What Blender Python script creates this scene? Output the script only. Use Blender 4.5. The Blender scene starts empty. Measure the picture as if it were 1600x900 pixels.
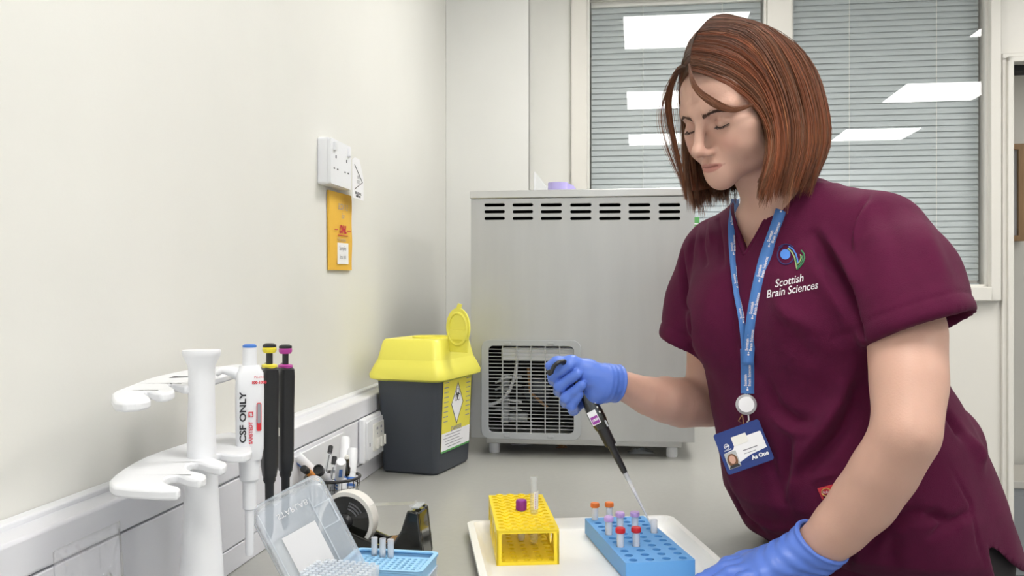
import bpy, math, random
import numpy as np
from mathutils import Vector, Matrix, noise
from mathutils.bvhtree import BVHTree
from mathutils.geometry import tessellate_polygon
random.seed(7); rng = np.random.default_rng(7)
SC = bpy.context.scene
COL = SC.collection
# ------------------------------------------------------------------ camera, exposure, lights
CAMZ = 1.34; F = 1400.0; BZ = 0.90                      # eye height, focal length in px of a 1600 wide frame, bench top
cam = bpy.data.cameras.new('camera'); cam.lens = 31.5; cam.sensor_width = 36; cam.clip_start = .05
camo = bpy.data.objects.new('camera', cam); COL.objects.link(camo)
camo.location = (0, 0, CAMZ); camo.rotation_euler = (math.pi/2, 0, 0); SC.camera = camo
vs = SC.view_settings
vs.view_transform = 'Standard'; vs.look = 'None'; vs.gamma = 1; vs.use_curve_mapping = False; vs.exposure = 0.0
w = bpy.data.worlds.new('world'); SC.world = w; w.use_nodes = True
bg = w.node_tree.nodes['Background']; bg.inputs[0].default_value = (.75, .85, 1, 1); bg.inputs[1].default_value = 1.0
PANEL_EMIT = 16.5
SC.cycles.transparent_max_bounces = 32
# room frame: r runs along the back wall, s towards the back, corner of left wall and boxed column at C0
CA, SA = math.cos(.1373), math.sin(.1373)
C0 = (-.2364, 3.2)
def RM(r, s, z=0.0): return Vector((C0[0]+r*CA+s*SA, C0[1]-r*SA+s*CA, z))
ROOMROT = -.1373
SW = .22                                                # window wall plane
CEIL = 2.6
def area(name, loc, rot, sx, sy, e, col):
    l = bpy.data.lights.new(name, 'AREA'); l.shape = 'RECTANGLE'; l.size = sx; l.size_y = sy; l.energy = e; l.color = col
    o = bpy.data.objects.new(name, l); COL.objects.link(o); o.location = loc; o.rotation_euler = rot; return o
# daylight through the window behind the camera
area('daylight', RM(2.0, -6.35, 1.75), (math.radians(90), 0, ROOMROT+math.pi), 2.8, 1.3, 60, (.86, .93, 1))
# unseen light added to brighten the corridor beyond the door
area('corridor_fill', RM(3.4, SW+.9, 2.45), (0, 0, ROOMROT), 1.2, .6, 10, (1, .96, .9))

def P(px, py, y):                                        # a point seen at px,py standing y metres away
    return Vector(((px-800)/F*y, y, CAMZ-(py-450)/F*y))
def onz(px, py, z):                                      # point on the horizontal plane z
    y = (CAMZ-z)*F/(py-450); return Vector(((px-800)/F*y, y, z))
# ------------------------------------------------------------------ materials
def mat(name, col, rough=.5, metal=0.0, bump=0.0, bscale=60.0, var=0.0, vscale=6.0, sss=0.0, spec=.5, coat=0.0, emit=0.0, vcol=None, sheen=0.0, stretch=None, aniso=0.0):
    m = bpy.data.materials.new(name); m.use_nodes = True
    nt = m.node_tree; b = nt.nodes['Principled BSDF']; c = (*col, 1)
    b.inputs['Base Color'].default_value = c; b.inputs['Roughness'].default_value = rough; b.inputs['Metallic'].default_value = metal
    b.inputs['Specular IOR Level'].default_value = spec; b.inputs['Coat Weight'].default_value = coat
    if sss: b.inputs['Subsurface Weight'].default_value = sss; b.inputs['Subsurface Radius'].default_value = (1, .4, .2); b.inputs['Subsurface Scale'].default_value = .006
    if sheen: b.inputs['Sheen Weight'].default_value = sheen; b.inputs['Sheen Roughness'].default_value = .5
    if aniso: b.inputs['Anisotropic'].default_value = aniso
    if emit: b.inputs['Emission Color'].default_value = c; b.inputs['Emission Strength'].default_value = emit
    tc = nt.nodes.new('ShaderNodeTexCoord'); vec = tc.outputs['Object']
    if stretch:
        mp = nt.nodes.new('ShaderNodeMapping'); mp.inputs['Scale'].default_value = stretch; nt.links.new(vec, mp.inputs['Vector']); vec = mp.outputs['Vector']
    src = None
    if vcol:
        a = nt.nodes.new('ShaderNodeAttribute'); a.attribute_name = vcol; src = a.outputs['Color']
    n = nt.nodes.new('ShaderNodeTexNoise'); n.inputs['Scale'].default_value = vscale; n.inputs['Detail'].default_value = 4; nt.links.new(vec, n.inputs['Vector'])
    mx = nt.nodes.new('ShaderNodeMix'); mx.data_type = 'RGBA'; mx.blend_type = 'MULTIPLY'; mx.inputs[0].default_value = 1
    cr = nt.nodes.new('ShaderNodeMapRange'); cr.inputs['From Min'].default_value = .3; cr.inputs['From Max'].default_value = .7; cr.inputs['To Min'].default_value = 1-max(var, .01); cr.inputs['To Max'].default_value = 1+max(var, .01)
    nt.links.new(n.outputs['Fac'], cr.inputs['Value'])
    mx.inputs[6].default_value = c
    if src: nt.links.new(src, mx.inputs[6])
    nt.links.new(cr.outputs['Result'], mx.inputs[7]); nt.links.new(mx.outputs[2], b.inputs['Base Color'])
    if bump:
        n2 = nt.nodes.new('ShaderNodeTexNoise'); n2.inputs['Scale'].default_value = bscale; n2.inputs['Detail'].default_value = 3; nt.links.new(vec, n2.inputs['Vector'])
        bp = nt.nodes.new('ShaderNodeBump'); bp.inputs['Strength'].default_value = bump; bp.inputs['Distance'].default_value = .002
        nt.links.new(n2.outputs['Fac'], bp.inputs['Height']); nt.links.new(bp.outputs['Normal'], b.inputs['Normal'])
    return m
def clear(name, col=(1, 1, 1), dens=.12, gloss=.9, rough=.08, body=(.9, .95, 1)):
    """thin clear plastic or glass: see-through with Fresnel gloss and a little milky body"""
    m = bpy.data.materials.new(name); m.use_nodes = True; nt = m.node_tree; nt.nodes.clear(); N = nt.nodes.new
    out = N('ShaderNodeOutputMaterial'); tr = N('ShaderNodeBsdfTransparent'); tr.inputs[0].default_value = (*col, 1)
    gl = N('ShaderNodeBsdfGlossy'); gl.inputs['Roughness'].default_value = rough; gl.inputs[0].default_value = (gloss, gloss, gloss, 1)
    df = N('ShaderNodeBsdfDiffuse'); nz = N('ShaderNodeTexNoise'); nz.inputs['Scale'].default_value = 30
    rp = N('ShaderNodeMapRange'); rp.inputs['To Min'].default_value = dens*.96; rp.inputs['To Max'].default_value = dens*1.04; nt.links.new(nz.outputs['Fac'], rp.inputs['Value'])
    df.inputs[0].default_value = (*body, 1)
    m1 = N('ShaderNodeMixShader'); nt.links.new(rp.outputs['Result'], m1.inputs[0]); nt.links.new(tr.outputs[0], m1.inputs[1]); nt.links.new(df.outputs[0], m1.inputs[2])
    lw = N('ShaderNodeLayerWeight'); lw.inputs['Blend'].default_value = .5; pw = N('ShaderNodeMath'); pw.operation = 'POWER'; pw.inputs[1].default_value = 4.0; nt.links.new(lw.outputs['Facing'], pw.inputs[0])
    ma = N('ShaderNodeMath'); ma.operation = 'MULTIPLY_ADD'; ma.inputs[1].default_value = .7; ma.inputs[2].default_value = .045; nt.links.new(pw.outputs[0], ma.inputs[0])
    m2 = N('ShaderNodeMixShader'); nt.links.new(ma.outputs[0], m2.inputs[0]); nt.links.new(m1.outputs[0], m2.inputs[1]); nt.links.new(gl.outputs[0], m2.inputs[2])
    nt.links.new(m2.outputs[0], out.inputs[0]); return m
M = {}
M['wall'] = mat('wall_paint', (.745, .74, .70), .6, bump=.05, bscale=200, var=.01)
M['col'] = mat('column_paint', (.74, .74, .715), .6, bump=.05, bscale=200, var=.01)
M['trim'] = mat('gloss_trim_paint', (.78, .755, .70), .35, var=.01)
M['ceil'] = mat('ceiling_tile', (.78, .78, .76), .8, bump=.3, bscale=120)
M['floor'] = mat('vinyl_floor', (.36, .37, .38), .45, var=.1, vscale=40)
M['bench'] = mat('bench_laminate', (.385, .385, .365), .32, var=.03, vscale=90)
M['white'] = mat('white_plastic', (.80, .81, .84), .35)
M['trunk'] = mat('white_trunking', (.76, .765, .81), .4)
M['cream'] = mat('cream_plastic', (.80, .79, .74), .35)
M['black'] = mat('black_plastic', (.016, .016, .018), .38)
M['gblack'] = mat('glossy_black_plastic', (.012, .012, .010), .12, coat=.5)
M['dark'] = mat('dark_void', (.015, .015, .016), .8)
M['binbody'] = mat('dark_grey_bin_plastic', (.040, .047, .060), .42, bump=.1, bscale=150)
M['yellow'] = mat('yellow_lid_plastic', (.86, .80, .12), .4, sss=.0)
M['ryellow'] = mat('yellow_rack_plastic', (.93, .70, .025), .35)
M['rblue'] = mat('blue_rack_plastic', (.12, .36, .74), .45)
M['lblue'] = mat('light_blue_plastic', (.33, .62, .90), .4)
M['tray'] = mat('white_tray_plastic', (.84, .84, .83), .28)
M['steel'] = mat('brushed_steel', (.50, .505, .50), .42, metal=.5, var=.03, vscale=3, bump=.02, bscale=300, stretch=(8, 1, 1))
M['steel2'] = mat('steel_edge', (.62, .62, .61), .3, metal=.6, var=.04)
M['grey'] = mat('grey_plastic', (.42, .44, .46), .45)
M['slat'] = mat('blind_slat', (.50, .55, .56), .5)
M['paper'] = mat('white_paper', (.83, .83, .85), .7)
M['ink'] = mat('black_ink', (.02, .02, .025), .6)
M['greyink'] = mat('grey_ink', (.30, .30, .33), .6)
M['red'] = mat('red_ink', (.62, .03, .05), .5)
M['redcap'] = mat('red_cap', (.62, .02, .03), .35)
M['orange'] = mat('orange_cap', (.85, .22, .04), .35)
M['lav'] = mat('lavender_cap', (.62, .42, .78), .35)
M['purple'] = mat('purple_cap', (.30, .04, .33), .35)
M['magenta'] = mat('magenta_plastic', (.50, .06, .35), .35)
M['ybut'] = mat('yellow_plastic', (.85, .72, .05), .35)
M['bbut'] = mat('blue_button', (.06, .20, .62), .35)
M['env'] = mat('envelope_paper', (.80, .47, .055), .7, bump=.2, bscale=80, var=.03)
M['labely'] = mat('yellow_label', (.78, .70, .08), .5)
M['green'] = mat('green_ink', (.10, .36, .10), .5)
M['wood'] = mat('wood_frame', (.36, .22, .11), .45, var=.15, stretch=(1, 1, .1), vscale=50)
M['clear'] = clear('clear_plastic', dens=.16, rough=.12)
M['clear2'] = clear('frosted_plastic', dens=.42, rough=.25, body=(.85, .92, 1))
M['tubec'] = clear('tube_plastic', dens=.30, rough=.15, body=(.95, .95, .98))
M['lidclear'] = clear('milky_lid_plastic', dens=.30, rough=.15, body=(.80, .87, .95))
M['glasstube'] = clear('glass_tube', dens=.10, rough=.05)
M['glass'] = clear('window_glass', dens=.004, gloss=1, rough=.012)
M['milk'] = mat('white_liquid', (.88, .89, .93), .4)
M['tape'] = mat('tape_roll', (.76, .74, .70), .4)
M['scrub'] = mat('maroon_cotton', (.090, .0065, .036), .8, bump=.35, bscale=700, var=.06, vscale=40, spec=.15, sheen=.03)
M['seam'] = mat('maroon_thread', (.06, .007, .028), .8)
M['skin'] = mat('skin', (.6, .36, .26), .48, sss=.12, bump=.12, bscale=350, var=.03, vscale=30, vcol='Col', spec=.4)
M['hair'] = mat('auburn_hair', (.16, .055, .022), .38, var=.12, vscale=9, vcol='Col', spec=.55)
M['lash'] = mat('dark_lash', (.02, .012, .01), .6)
M['brow'] = mat('brow_hair', (.07, .032, .02), .6)
M['glove'] = mat('blue_nitrile', (.10, .20, .66), .42, bump=.25, bscale=90, var=.05, vscale=25, sss=.0)
M['strap'] = mat('blue_ribbon', (.07, .21, .55), .6, bump=.2, bscale=800)
M['navy'] = mat('navy_plastic', (.012, .038, .20), .3)
M['lilac'] = mat('lilac_vinyl', (.45, .40, .75), .25)
M['gold'] = mat('gold', (.75, .48, .15), .3, metal=1)
M['trous'] = mat('dark_trousers', (.012, .008, .010), .8)
M['orangepen'] = mat('orange_pen', (.75, .28, .04), .35)
M['brass'] = mat('copper_pipe', (.4, .22, .1), .35, metal=.8)
M['embblue'] = mat('embroidery_blue', (.08, .24, .70), .6)
M['embnavy'] = mat('embroidery_navy', (.03, .025, .13), .7)
M['embgreen'] = mat('embroidery_green', (.05, .22, .10), .7)
M['emblime'] = mat('embroidery_lime', (.38, .50, .22), .7)
M['embwhite'] = mat('embroidery_white', (.80, .76, .80), .7)
# ------------------------------------------------------------------ mesh builder
class MB:
    def __init__(s): s.v = []; s.f = []; s.m = []; s.mi = 0
    def raw(s, V, Fc, T=None):
        o = len(s.v)
        for p in V: s.v.append(tuple(T @ Vector(p)) if T else tuple(p))
        for f in Fc: s.f.append(tuple(i+o for i in f)); s.m.append(s.mi)
        return s
    def box(s, c, d, rz=0, T=None):
        x, y, z = d[0]/2, d[1]/2, d[2]/2
        R = Matrix.Translation(c) @ Matrix.Rotation(rz, 4, 'Z')
        if T: R = T @ R
        V = [(sx*x, sy*y, sz*z) for sz in (-1, 1) for sx, sy in ((-1, -1), (1, -1), (1, 1), (-1, 1))]
        return s.raw(V, [(3, 2, 1, 0), (4, 5, 6, 7), (0, 1, 5, 4), (1, 2, 6, 5), (2, 3, 7, 6), (3, 0, 4, 7)], R)
    def lathe(s, prof, n=28, T=None, close=False):
        V = [(r*math.cos(2*math.pi*i/n), r*math.sin(2*math.pi*i/n), z) for r, z in prof for i in range(n)]
        Fc = []; k = len(prof)
        for j in range(k if close else k-1):
            for i in range(n):
                a, b = j*n+i, j*n+(i+1) % n; jj = (j+1) % k
                Fc.append((a, b, jj*n+(i+1) % n, jj*n+i))
        if not close:
            Fc.append(tuple(range(n-1, -1, -1))); Fc.append(tuple((k-1)*n+i for i in range(n)))
        return s.raw(V, Fc, T)
    def cyl(s, a, b, r0, r1=None, n=20):
        a = Vector(a); b = Vector(b); d = b-a; r1 = r0 if r1 is None else r1
        T = Matrix.Translation(a) @ d.to_track_quat('Z', 'Y').to_matrix().to_4x4()
        return s.lathe([(r0, 0), (r1, d.length)], n, T)
    def axis(s, a, b, prof, n=24, close=False):          # lathe whose profile is (radius, fraction of a->b in metres)
        a = Vector(a); d = Vector(b)-a
        T = Matrix.Translation(a) @ d.to_track_quat('Z', 'Y').to_matrix().to_4x4()
        return s.lathe(prof, n, T, close)
    def tube(s, pts, r, n=8, closed=False):
        pts = [Vector(p) for p in pts]; k = len(pts); V = []; Fc = []
        up = Vector((0, 0, 1)); prev = None
        for i, p in enumerate(pts):
            t = (pts[(i+1) % k]-pts[i-1]) if closed else (pts[min(i+1, k-1)]-pts[max(i-1, 0)])
            t.normalize()
            if prev is None: u = t.orthogonal().normalized()
            else: u = (prev-t*prev.dot(t)).normalized()
            prev = u; w_ = t.cross(u); rr = r[i] if isinstance(r, (list, tuple)) else r
            for j in range(n):
                a = 2*math.pi*j/n; V.append(p+u*math.cos(a)*rr+w_*math.sin(a)*rr)
        for i in range(k if closed else k-1):
            for j in range(n):
                i2 = (i+1) % k; Fc.append((i*n+j, i*n+(j+1) % n, i2*n+(j+1) % n, i2*n+j))
        if not closed: Fc.append(tuple(range(n-1, -1, -1))); Fc.append(tuple((k-1)*n+j for j in range(n)))
        return s.raw(V, Fc)
    def plate(s, outer, holes, z0, z1, T=None):           # flat plate with holes, thickness z0..z1
        loops = [[Vector((x, y, 0)) for x, y in l] for l in [outer]+list(holes)]
        tri = tessellate_polygon(loops); flat = [p for l in loops for p in l]; n = len(flat)
        V = [(p.x, p.y, z1) for p in flat]+[(p.x, p.y, z0) for p in flat]; Fc = []
        for t in tri:
            a, b, c = [flat[i] for i in t]
            if (b-a).cross(c-a).z < 0: t = t[::-1]
            Fc.append(tuple(t)); Fc.append(tuple(i+n for i in t[::-1]))
        o = 0
        for l in loops:
            k = len(l); ar = sum(l[i].x*l[(i+1) % k].y-l[(i+1) % k].x*l[i].y for i in range(k))
            outerl = o == 0
            for i in range(k):
                a, b = o+i, o+(i+1) % k
                q = (a+n, b+n, b, a)
                if (ar < 0) == outerl: q = q[::-1]
                Fc.append(q)
            o += k
        return s.raw(V, Fc, T)
    def build(s, name, m, parent=None, smooth=35, bevel=0, seg=2):
        me = bpy.data.meshes.new(name); me.from_pydata(s.v, [], s.f)
        ms = m if isinstance(m, (list, tuple)) else [m]
        for x in ms: me.materials.append(M[x] if isinstance(x, str) else x)
        if len(ms) > 1: me.polygons.foreach_set('material_index', s.m)
        o = bpy.data.objects.new(name, me); COL.objects.link(o)
        if parent: o.parent = parent
        if smooth: me.shade_smooth(); me.set_sharp_from_angle(angle=math.radians(smooth))
        if bevel:
            bv = o.modifiers.new('bevel', 'BEVEL'); bv.width = bevel; bv.segments = seg; bv.limit_method = 'ANGLE'; bv.angle_limit = math.radians(35)
        return o
def rrect(x0, y0, x1, y1, r, n=5):
    out = []
    for cx, cy, a0 in ((x1-r, y1-r, 0), (x0+r, y1-r, 90), (x0+r, y0+r, 180), (x1-r, y0+r, 270)):
        for i in range(n+1):
            a = math.radians(a0+90*i/n); out.append((cx+r*math.cos(a), cy+r*math.sin(a)))
    return out
def circ(x, y, r, n=16): return [(x+r*math.cos(2*math.pi*i/n), y+r*math.sin(2*math.pi*i/n)) for i in range(n)]
def thing(name, label, cat, loc=(0, 0, 0), rz=0, group=None, rot=None):
    o = bpy.data.objects.new(name, None); o.empty_display_size = .02; COL.objects.link(o); o.location = loc
    o.rotation_euler = rot if rot else (0, 0, rz); o['label'] = label; o['category'] = cat
    if group: o['group'] = group
    return o
def tag(o, label, cat, group=None):
    o['label'] = label; o['category'] = cat
    if group: o['group'] = group
    return o
def struct(o): o['kind'] = 'structure'; return o
def dup(root, loc=None, label=None, rot=None):
    r = root.copy(); COL.objects.link(r)
    if loc is not None: r.location = loc
    if rot is not None: r.rotation_euler = rot
    if label: r['label'] = label
    for ch in list(root.children):
        c = ch.copy(); COL.objects.link(c); c.parent = r
        for g in ch.children:
            d = g.copy(); COL.objects.link(d); d.parent = c
    return r
def text2d(body, size=1.0, shear=0.0, align='CENTER', bold=0.0):
    cu = bpy.data.curves.new('t', 'FONT'); cu.body = body; cu.size = size; cu.shear = shear; cu.align_x = align; cu.align_y = 'CENTER'; cu.resolution_u = 3; cu.offset = bold
    o = bpy.data.objects.new('t', cu); COL.objects.link(o); bpy.context.view_layer.update()
    me = bpy.data.meshes.new_from_object(o.evaluated_get(bpy.context.evaluated_depsgraph_get()))
    V = [(v.co.x, v.co.y) for v in me.vertices]; Fc = [tuple(p.vertices) for p in me.polygons]
    bpy.data.objects.remove(o); bpy.data.meshes.remove(me); bpy.data.curves.remove(cu)
    return V, Fc
def frame(o, ux, uy):                                     # 4x4 with axes ux, uy, n at o
    ux = Vector(ux).normalized(); uy = Vector(uy); uy = (uy-ux*uy.dot(ux)).normalized(); n = ux.cross(uy)
    T = Matrix((ux, uy, n)).transposed().to_4x4(); T.translation = Vector(o); return T
def decal(mb, body, T, size, x=0, y=0, z=.0006, shear=0, align='CENTER', rot=0, bold=0.0, sx=1.0):
    V, Fc = text2d(body, size, shear, align, bold); c, s_ = math.cos(rot), math.sin(rot)
    return mb.raw([(x+(a*sx)*c-b*s_, y+(a*sx)*s_+b*c, z) for a, b in V], Fc, T)
# ------------------------------------------------------------------ the room
def rbox(mb, r0, r1, s0, s1, z0, z1):
    V = [RM(r, s, z) for z in (z0, z1) for r, s in ((r0, s0), (r1, s0), (r1, s1), (r0, s1))]
    return mb.raw(V, [(3, 2, 1, 0), (4, 5, 6, 7), (0, 1, 5, 4), (1, 2, 6, 5), (2, 3, 7, 6), (3, 0, 4, 7)])
R1 = 4.3; S0 = -6.6
def rw(px, s):                                            # r of the sight line px on the plane s
    k = (px-800)/F; return (k*(C0[1]+s*CA)-C0[0]-s*SA)/(CA+k*SA)
def zr(py, r, s): p = RM(r, s); return CAMZ-(py-450)/F*p.y
struct(rbox(MB(), -.1, R1+.1, S0-.1, SW+2.0, -.1, 0).build('floor', 'floor'))
struct(rbox(MB(), -.1, R1+.1, S0-.1, SW+2.0, CEIL, CEIL+.1).build('ceiling', 'ceil'))
struct(rbox(MB(), -.1, 0, S0-.1, SW+.1, 0, CEIL).build('wall_left', 'wall'))
struct(rbox(MB(), R1, R1+.1, S0, SW, 0, CEIL).build('wall_right', 'wall'))
rc = rw(826, 0)
struct(rbox(MB(), 0, rc, 0, SW+.0, 0, CEIL).build('trim_1', 'col', bevel=.002))
# made-up rounding added so shading grades smoothly between boxed column and window wall
cv = MB(); n = 10; rr = SW*.8; prof = [(rc, 0.0)]
for i in range(n+1):
    a = math.pi/2*i/n; prof.append((rc+rr-rr*math.cos(a), SW-rr+rr*math.sin(a)))
V = [RM(r, s, z) for z in (0, CEIL) for r, s in prof]; k = len(prof)
struct(cv.raw(V, [(i, i+1, k+i+1, k+i) for i in range(k-1)]).build('trim_2', 'wall', smooth=60))
# window wall with window and door openings
wl, wrt = rw(893, SW), rw(1560, SW)
gl0, gl1, gr0, gr1 = rw(918, SW), rw(1197, SW), rw(1236, SW), rw(1543, SW)
zs = zr(448, gr1, SW); zt = 2.42
dl = rw(1584, SW); dr = dl+.86; dtop = zr(104, dl, SW)
wb = MB()
rbox(wb, rc, wl, SW, SW+.12, 0, CEIL); rbox(wb, wl, wrt, SW, SW+.12, 0, zs-.05); rbox(wb, wl, wrt, SW, SW+.12, zt+.04, CEIL)
rbox(wb, wrt, dl-.02, SW, SW+.12, 0, CEIL); rbox(wb, dl-.02, dr+.02, SW, SW+.12, dtop+.02, CEIL); rbox(wb, dr+.02, R1+.1, SW, SW+.12, 0, CEIL)
struct(wb.build('wall_back', 'trim'))
wf = MB()
rbox(wf, wl, gl0, SW-.03, SW+.1, zs-.05, zt+.05); rbox(wf, gr1, wrt, SW-.03, SW+.1, zs-.05, zt+.05); rbox(wf, gl1, gr0, SW-.03, SW+.1, zs-.04, zt+.04)
rbox(wf, gl0, gr1, SW-.03, SW+.1, zt, zt+.05); rbox(wf, gl0, gr1, SW-.045, SW+.1, zs-.05, zs)
win = struct(wf.build('window_1', 'trim', bevel=.004))
for a, b in ((gl0, gl1), (gr0, gr1)):
    rbox(MB(), a, b, SW+.015, SW+.021, zs, zt).build('pane', 'glass', win, smooth=0)
    bd = MB()                                             # glazing bead
    for r0_, r1_, z0_, z1_ in ((a, a+.008, zs, zt), (b-.008, b, zs, zt), (a, b, zs, zs+.008)): rbox(bd, r0_, r1_, SW-.002, SW+.015, z0_, z1_)
    bd.build('glazing_bead', 'cream', win)
for a, b, nm in ((gl0, gl1, 'white venetian blind behind the left window pane, partly behind the head'), (gr0, gr1, 'wide white venetian blind behind the right window pane by the door')):
    bl = thing('venetian_blind', nm, 'blind', RM((a+b)/2, SW+.055, zt), ROOMROT, 'blinds of the partition window')
    sl = MB(); z = -.03; ww = (b-a)/2-.012
    while zt+z > zs+.015:
        T = Matrix.Translation((0, 0, z)) @ Matrix.Rotation(math.radians(74), 4, 'X')
        pts = [(-.0125, 0), (-.004, .0016), (.004, .0016), (.0125, 0)]
        sl.raw([(x, y, h) for x in (-ww, ww) for y, h in pts], [(i, i+1, 5+i, 4+i) for i in range(3)], T); z -= .0215
    sl.build('slats', 'slat', bl, smooth=60)
    MB().box((0, 0, -.008), (2*ww, .03, .024)).build('headrail', 'cream', bl)
    MB().box((0, 0, zs-zt+.008), (2*ww, .02, .01)).build('bottom_rail', 'slat', bl)
    for x in (-ww*.38, ww*.55): MB().tube([(x, -.014, -.01), (x, -.014, zs-zt+.01)], .0011, 5).build('ladder_cord', 'cream', bl)
# door frame: two architrave steps, opening into the corridor
df = MB(); q = dl-rw(1563, SW)
for (a, b, s0, s1) in ((dl-q, dl-.018, SW-.018, SW+.0), (dl-.03, dl-.01, SW-.03, SW+.14), (dr+.01, dr+.03, SW-.03, SW+.14), (dr+.03, dr+q, SW-.018, SW)):
    rbox(df, a, b, s0, s1, 0, dtop+.03)
rbox(df, dl-q, dr+q, SW-.018, SW, dtop+.018, dtop+q); rbox(df, dl-.03, dr+.03, SW-.03, SW+.14, dtop+.01, dtop+.03)
dfr = struct(df.build('door_1', 'trim', bevel=.003))
rbox(MB(), dl-.01, dr+.01, SW+.02, SW+.09, dtop-.012, dtop+.01).build('frame_gap', 'dark', dfr)
# the door leaf stands wide open into the corridor, against the far side of the opening
rbox(MB(), dr-.045, dr, SW+.13, SW+.95, .01, dtop-.02).build('door_leaf', 'trim', dfr, bevel=.003)
# corridor beyond
SB = SW+1.55
struct(rbox(MB(), -.1, R1+.1, SB, SB+.1, 0, CEIL).build('wall_corridor', 'wall'))
struct(rbox(MB(), R1+.0, R1+.1, SW, SB, 0, CEIL).build('wall_corridor_end', 'wall'))
struct(rbox(MB(), -.1, 0, SW+.1, SB, 0, CEIL).build('wall_corridor_left', 'wall'))
a, b = rw(1578, SB-.02), rw(1599, SB-.02); zz0, zz1 = zr(377, b, SB), zr(226, b, SB)
a = b-.05
pf = thing('picture_frame', 'wooden picture frame on the corridor wall beyond the door', 'picture frame', RM(b-.25, SB-.012, (zz0+zz1)/2), ROOMROT)
hw, hh = .25, (zz1-zz0)/2
MB().plate(rrect(-hw, -hh, hw, hh, .002), [rrect(-hw+.028, -hh+.028, hw-.028, hh-.028, .002)], 0, .022, Matrix.Rotation(math.pi/2, 4, 'X')).build('moulding', 'wood', pf, bevel=.003)
MB().box((0, .003, 0), (2*hw-.05, .004, 2*hh-.05)).build('print', 'paper', pf)
lc = thing('storage_cabinet', 'low grey cabinet with a pale top standing in the corridor', 'cabinet', RM(rw(1600, SB-.25), SB-.25, 0), ROOMROT)
zc = zr(752, rw(1590, SB-.45), SB-.45)
MB().box((0, 0, (zc-.03)/2), (.9, .40, zc-.03)).build('body', 'grey', lc, bevel=.004); MB().box((0, 0, zc-.015), (.94, .43, .035)).build('top', 'trim', lc, bevel=.004)
for x in (-.22, .22):
    d_ = MB().box((x, -.206, (zc-.03)/2), (.42, .014, zc-.1)).build('door', 'grey', lc, bevel=.002); MB().box((x*.3, -.219, zc*.6), (.012, .014, .1)).build('handle', 'steel2', d_, bevel=.002)
# wall behind the camera with its daylight window
rb_ = MB(); a, b, z0, z1 = .6, 3.4, 1.0, 2.45
rbox(rb_, -.1, a, S0-.1, S0, 0, CEIL); rbox(rb_, b, R1+.1, S0-.1, S0, 0, CEIL); rbox(rb_, a, b, S0-.1, S0, 0, z0); rbox(rb_, a, b, S0-.1, S0, z1, CEIL)
struct(rb_.build('wall_rear', 'wall'))
wr_ = MB(); rbox(wr_, a, a+.05, S0-.08, S0+.01, z0, z1); rbox(wr_, b-.05, b, S0-.08, S0+.01, z0, z1); rbox(wr_, a, b, S0-.08, S0+.01, z0, z0+.05); rbox(wr_, a, b, S0-.08, S0+.01, z1-.05, z1); rbox(wr_, 1.97, 2.03, S0-.08, S0+.01, z0, z1)
w2 = struct(wr_.build('window_2', 'trim', bevel=.004)); rbox(MB(), a, b, S0-.05, S0-.045, z0, z1).build('pane', 'glass', w2, smooth=0)
# ceiling light panels, in a grid of square panels set in the ceiling
em = mat('light_panel', (1, .985, .95), .5); em.node_tree.nodes['Principled BSDF'].inputs['Emission Color'].default_value = (1, .975, .93, 1); em.node_tree.nodes['Principled BSDF'].inputs['Emission Strength'].default_value = PANEL_EMIT
first = None
rows = ['nearest the partition window', 'over the middle of the bench', 'behind the viewpoint']
for i, r in enumerate((.6, 2.3)):
    for j, s in enumerate((-.83, -2.43, -4.03)):
        lb = 'square white ceiling light panel %s, %s row' % (rows[j], ('left', 'right')[i]); loc = RM(r+.3, s, CEIL)
        if first is None:
            first = thing('ceiling_light', lb, 'light', loc, ROOMROT, 'ceiling light panels')
            MB().plate(rrect(-.3, -.3, .3, .3, .004), [rrect(-.285, -.285, .285, .285, .004)], -.012, -.0005).build('frame', 'white', first)
            MB().box((0, 0, -.005), (.568, .568, .008)).build('diffuser', em, first)
        else: dup(first, loc, lb)
# ------------------------------------------------------------------ bench, trunking
WT = .0585                                                # trunking depth from the left wall
# left wall line: r = 0.  Bench runs along the left wall to the back.
BD = .925                                                 # bench depth
bt = MB(); rbox(bt, .001, BD, -4.2, -.001, BZ-.04, BZ)
rbox(bt, rc+.002, BD, -.001, SW-.19, BZ-.04, BZ)
tag(bt.build('bench_worktop', 'bench', bevel=.003), 'long grey laminate bench worktop along the left wall', 'worktop')
cnt = 0
lbls = ['white under-bench cupboard nearest the back wall', 'white under-bench cupboard second from the back wall', 'white under-bench cupboard below the sample tray', 'white under-bench cupboard below the viewpoint']
for j in range(4):
    s0 = -.62-j*.9-.28
    if j == 1: pass
    cb = thing('bench_cupboard', lbls[j], 'cupboard', RM(.3, s0, 0), ROOMROT, 'cupboards under the bench')
    MB().box((0, 0, .47), (.56, .86, .76)).build('body', 'white', cb, bevel=.003)
    MB().box((0, 0, .045), (.5, .8, .09)).build('plinth', 'grey', cb)
    for y in (-.215, .215):
        d_ = MB().box((.29, y, .47), (.018, .42, .74)).build('door', 'cream', cb, bevel=.002)
        MB().box((.308, y*.35, .74), (.016, .012, .12)).build('handle', 'steel2', d_, bevel=.002)
tk = thing('cable_trunking', 'white three compartment cable trunking along the left wall above the bench', 'trunking', RM(0, 0, BZ), ROOMROT)
L0, L1 = -4.2, -.002; Lc = (L0+L1)/2; Ll = L1-L0
MB().box((WT/2-.002, Lc, .019), (WT-.004, Ll, .037)).build('lower_cover', 'trunk', tk, bevel=.0015)
MB().box((WT/2-.002, Lc, .0905), (WT-.004, Ll, .101)).build('middle_cover', 'trunk', tk, bevel=.0015)
MB().box((WT/2-.002, Lc, .1645), (WT-.004, Ll, .043)).build('upper_cover', 'trunk', tk, bevel=.004)
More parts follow.
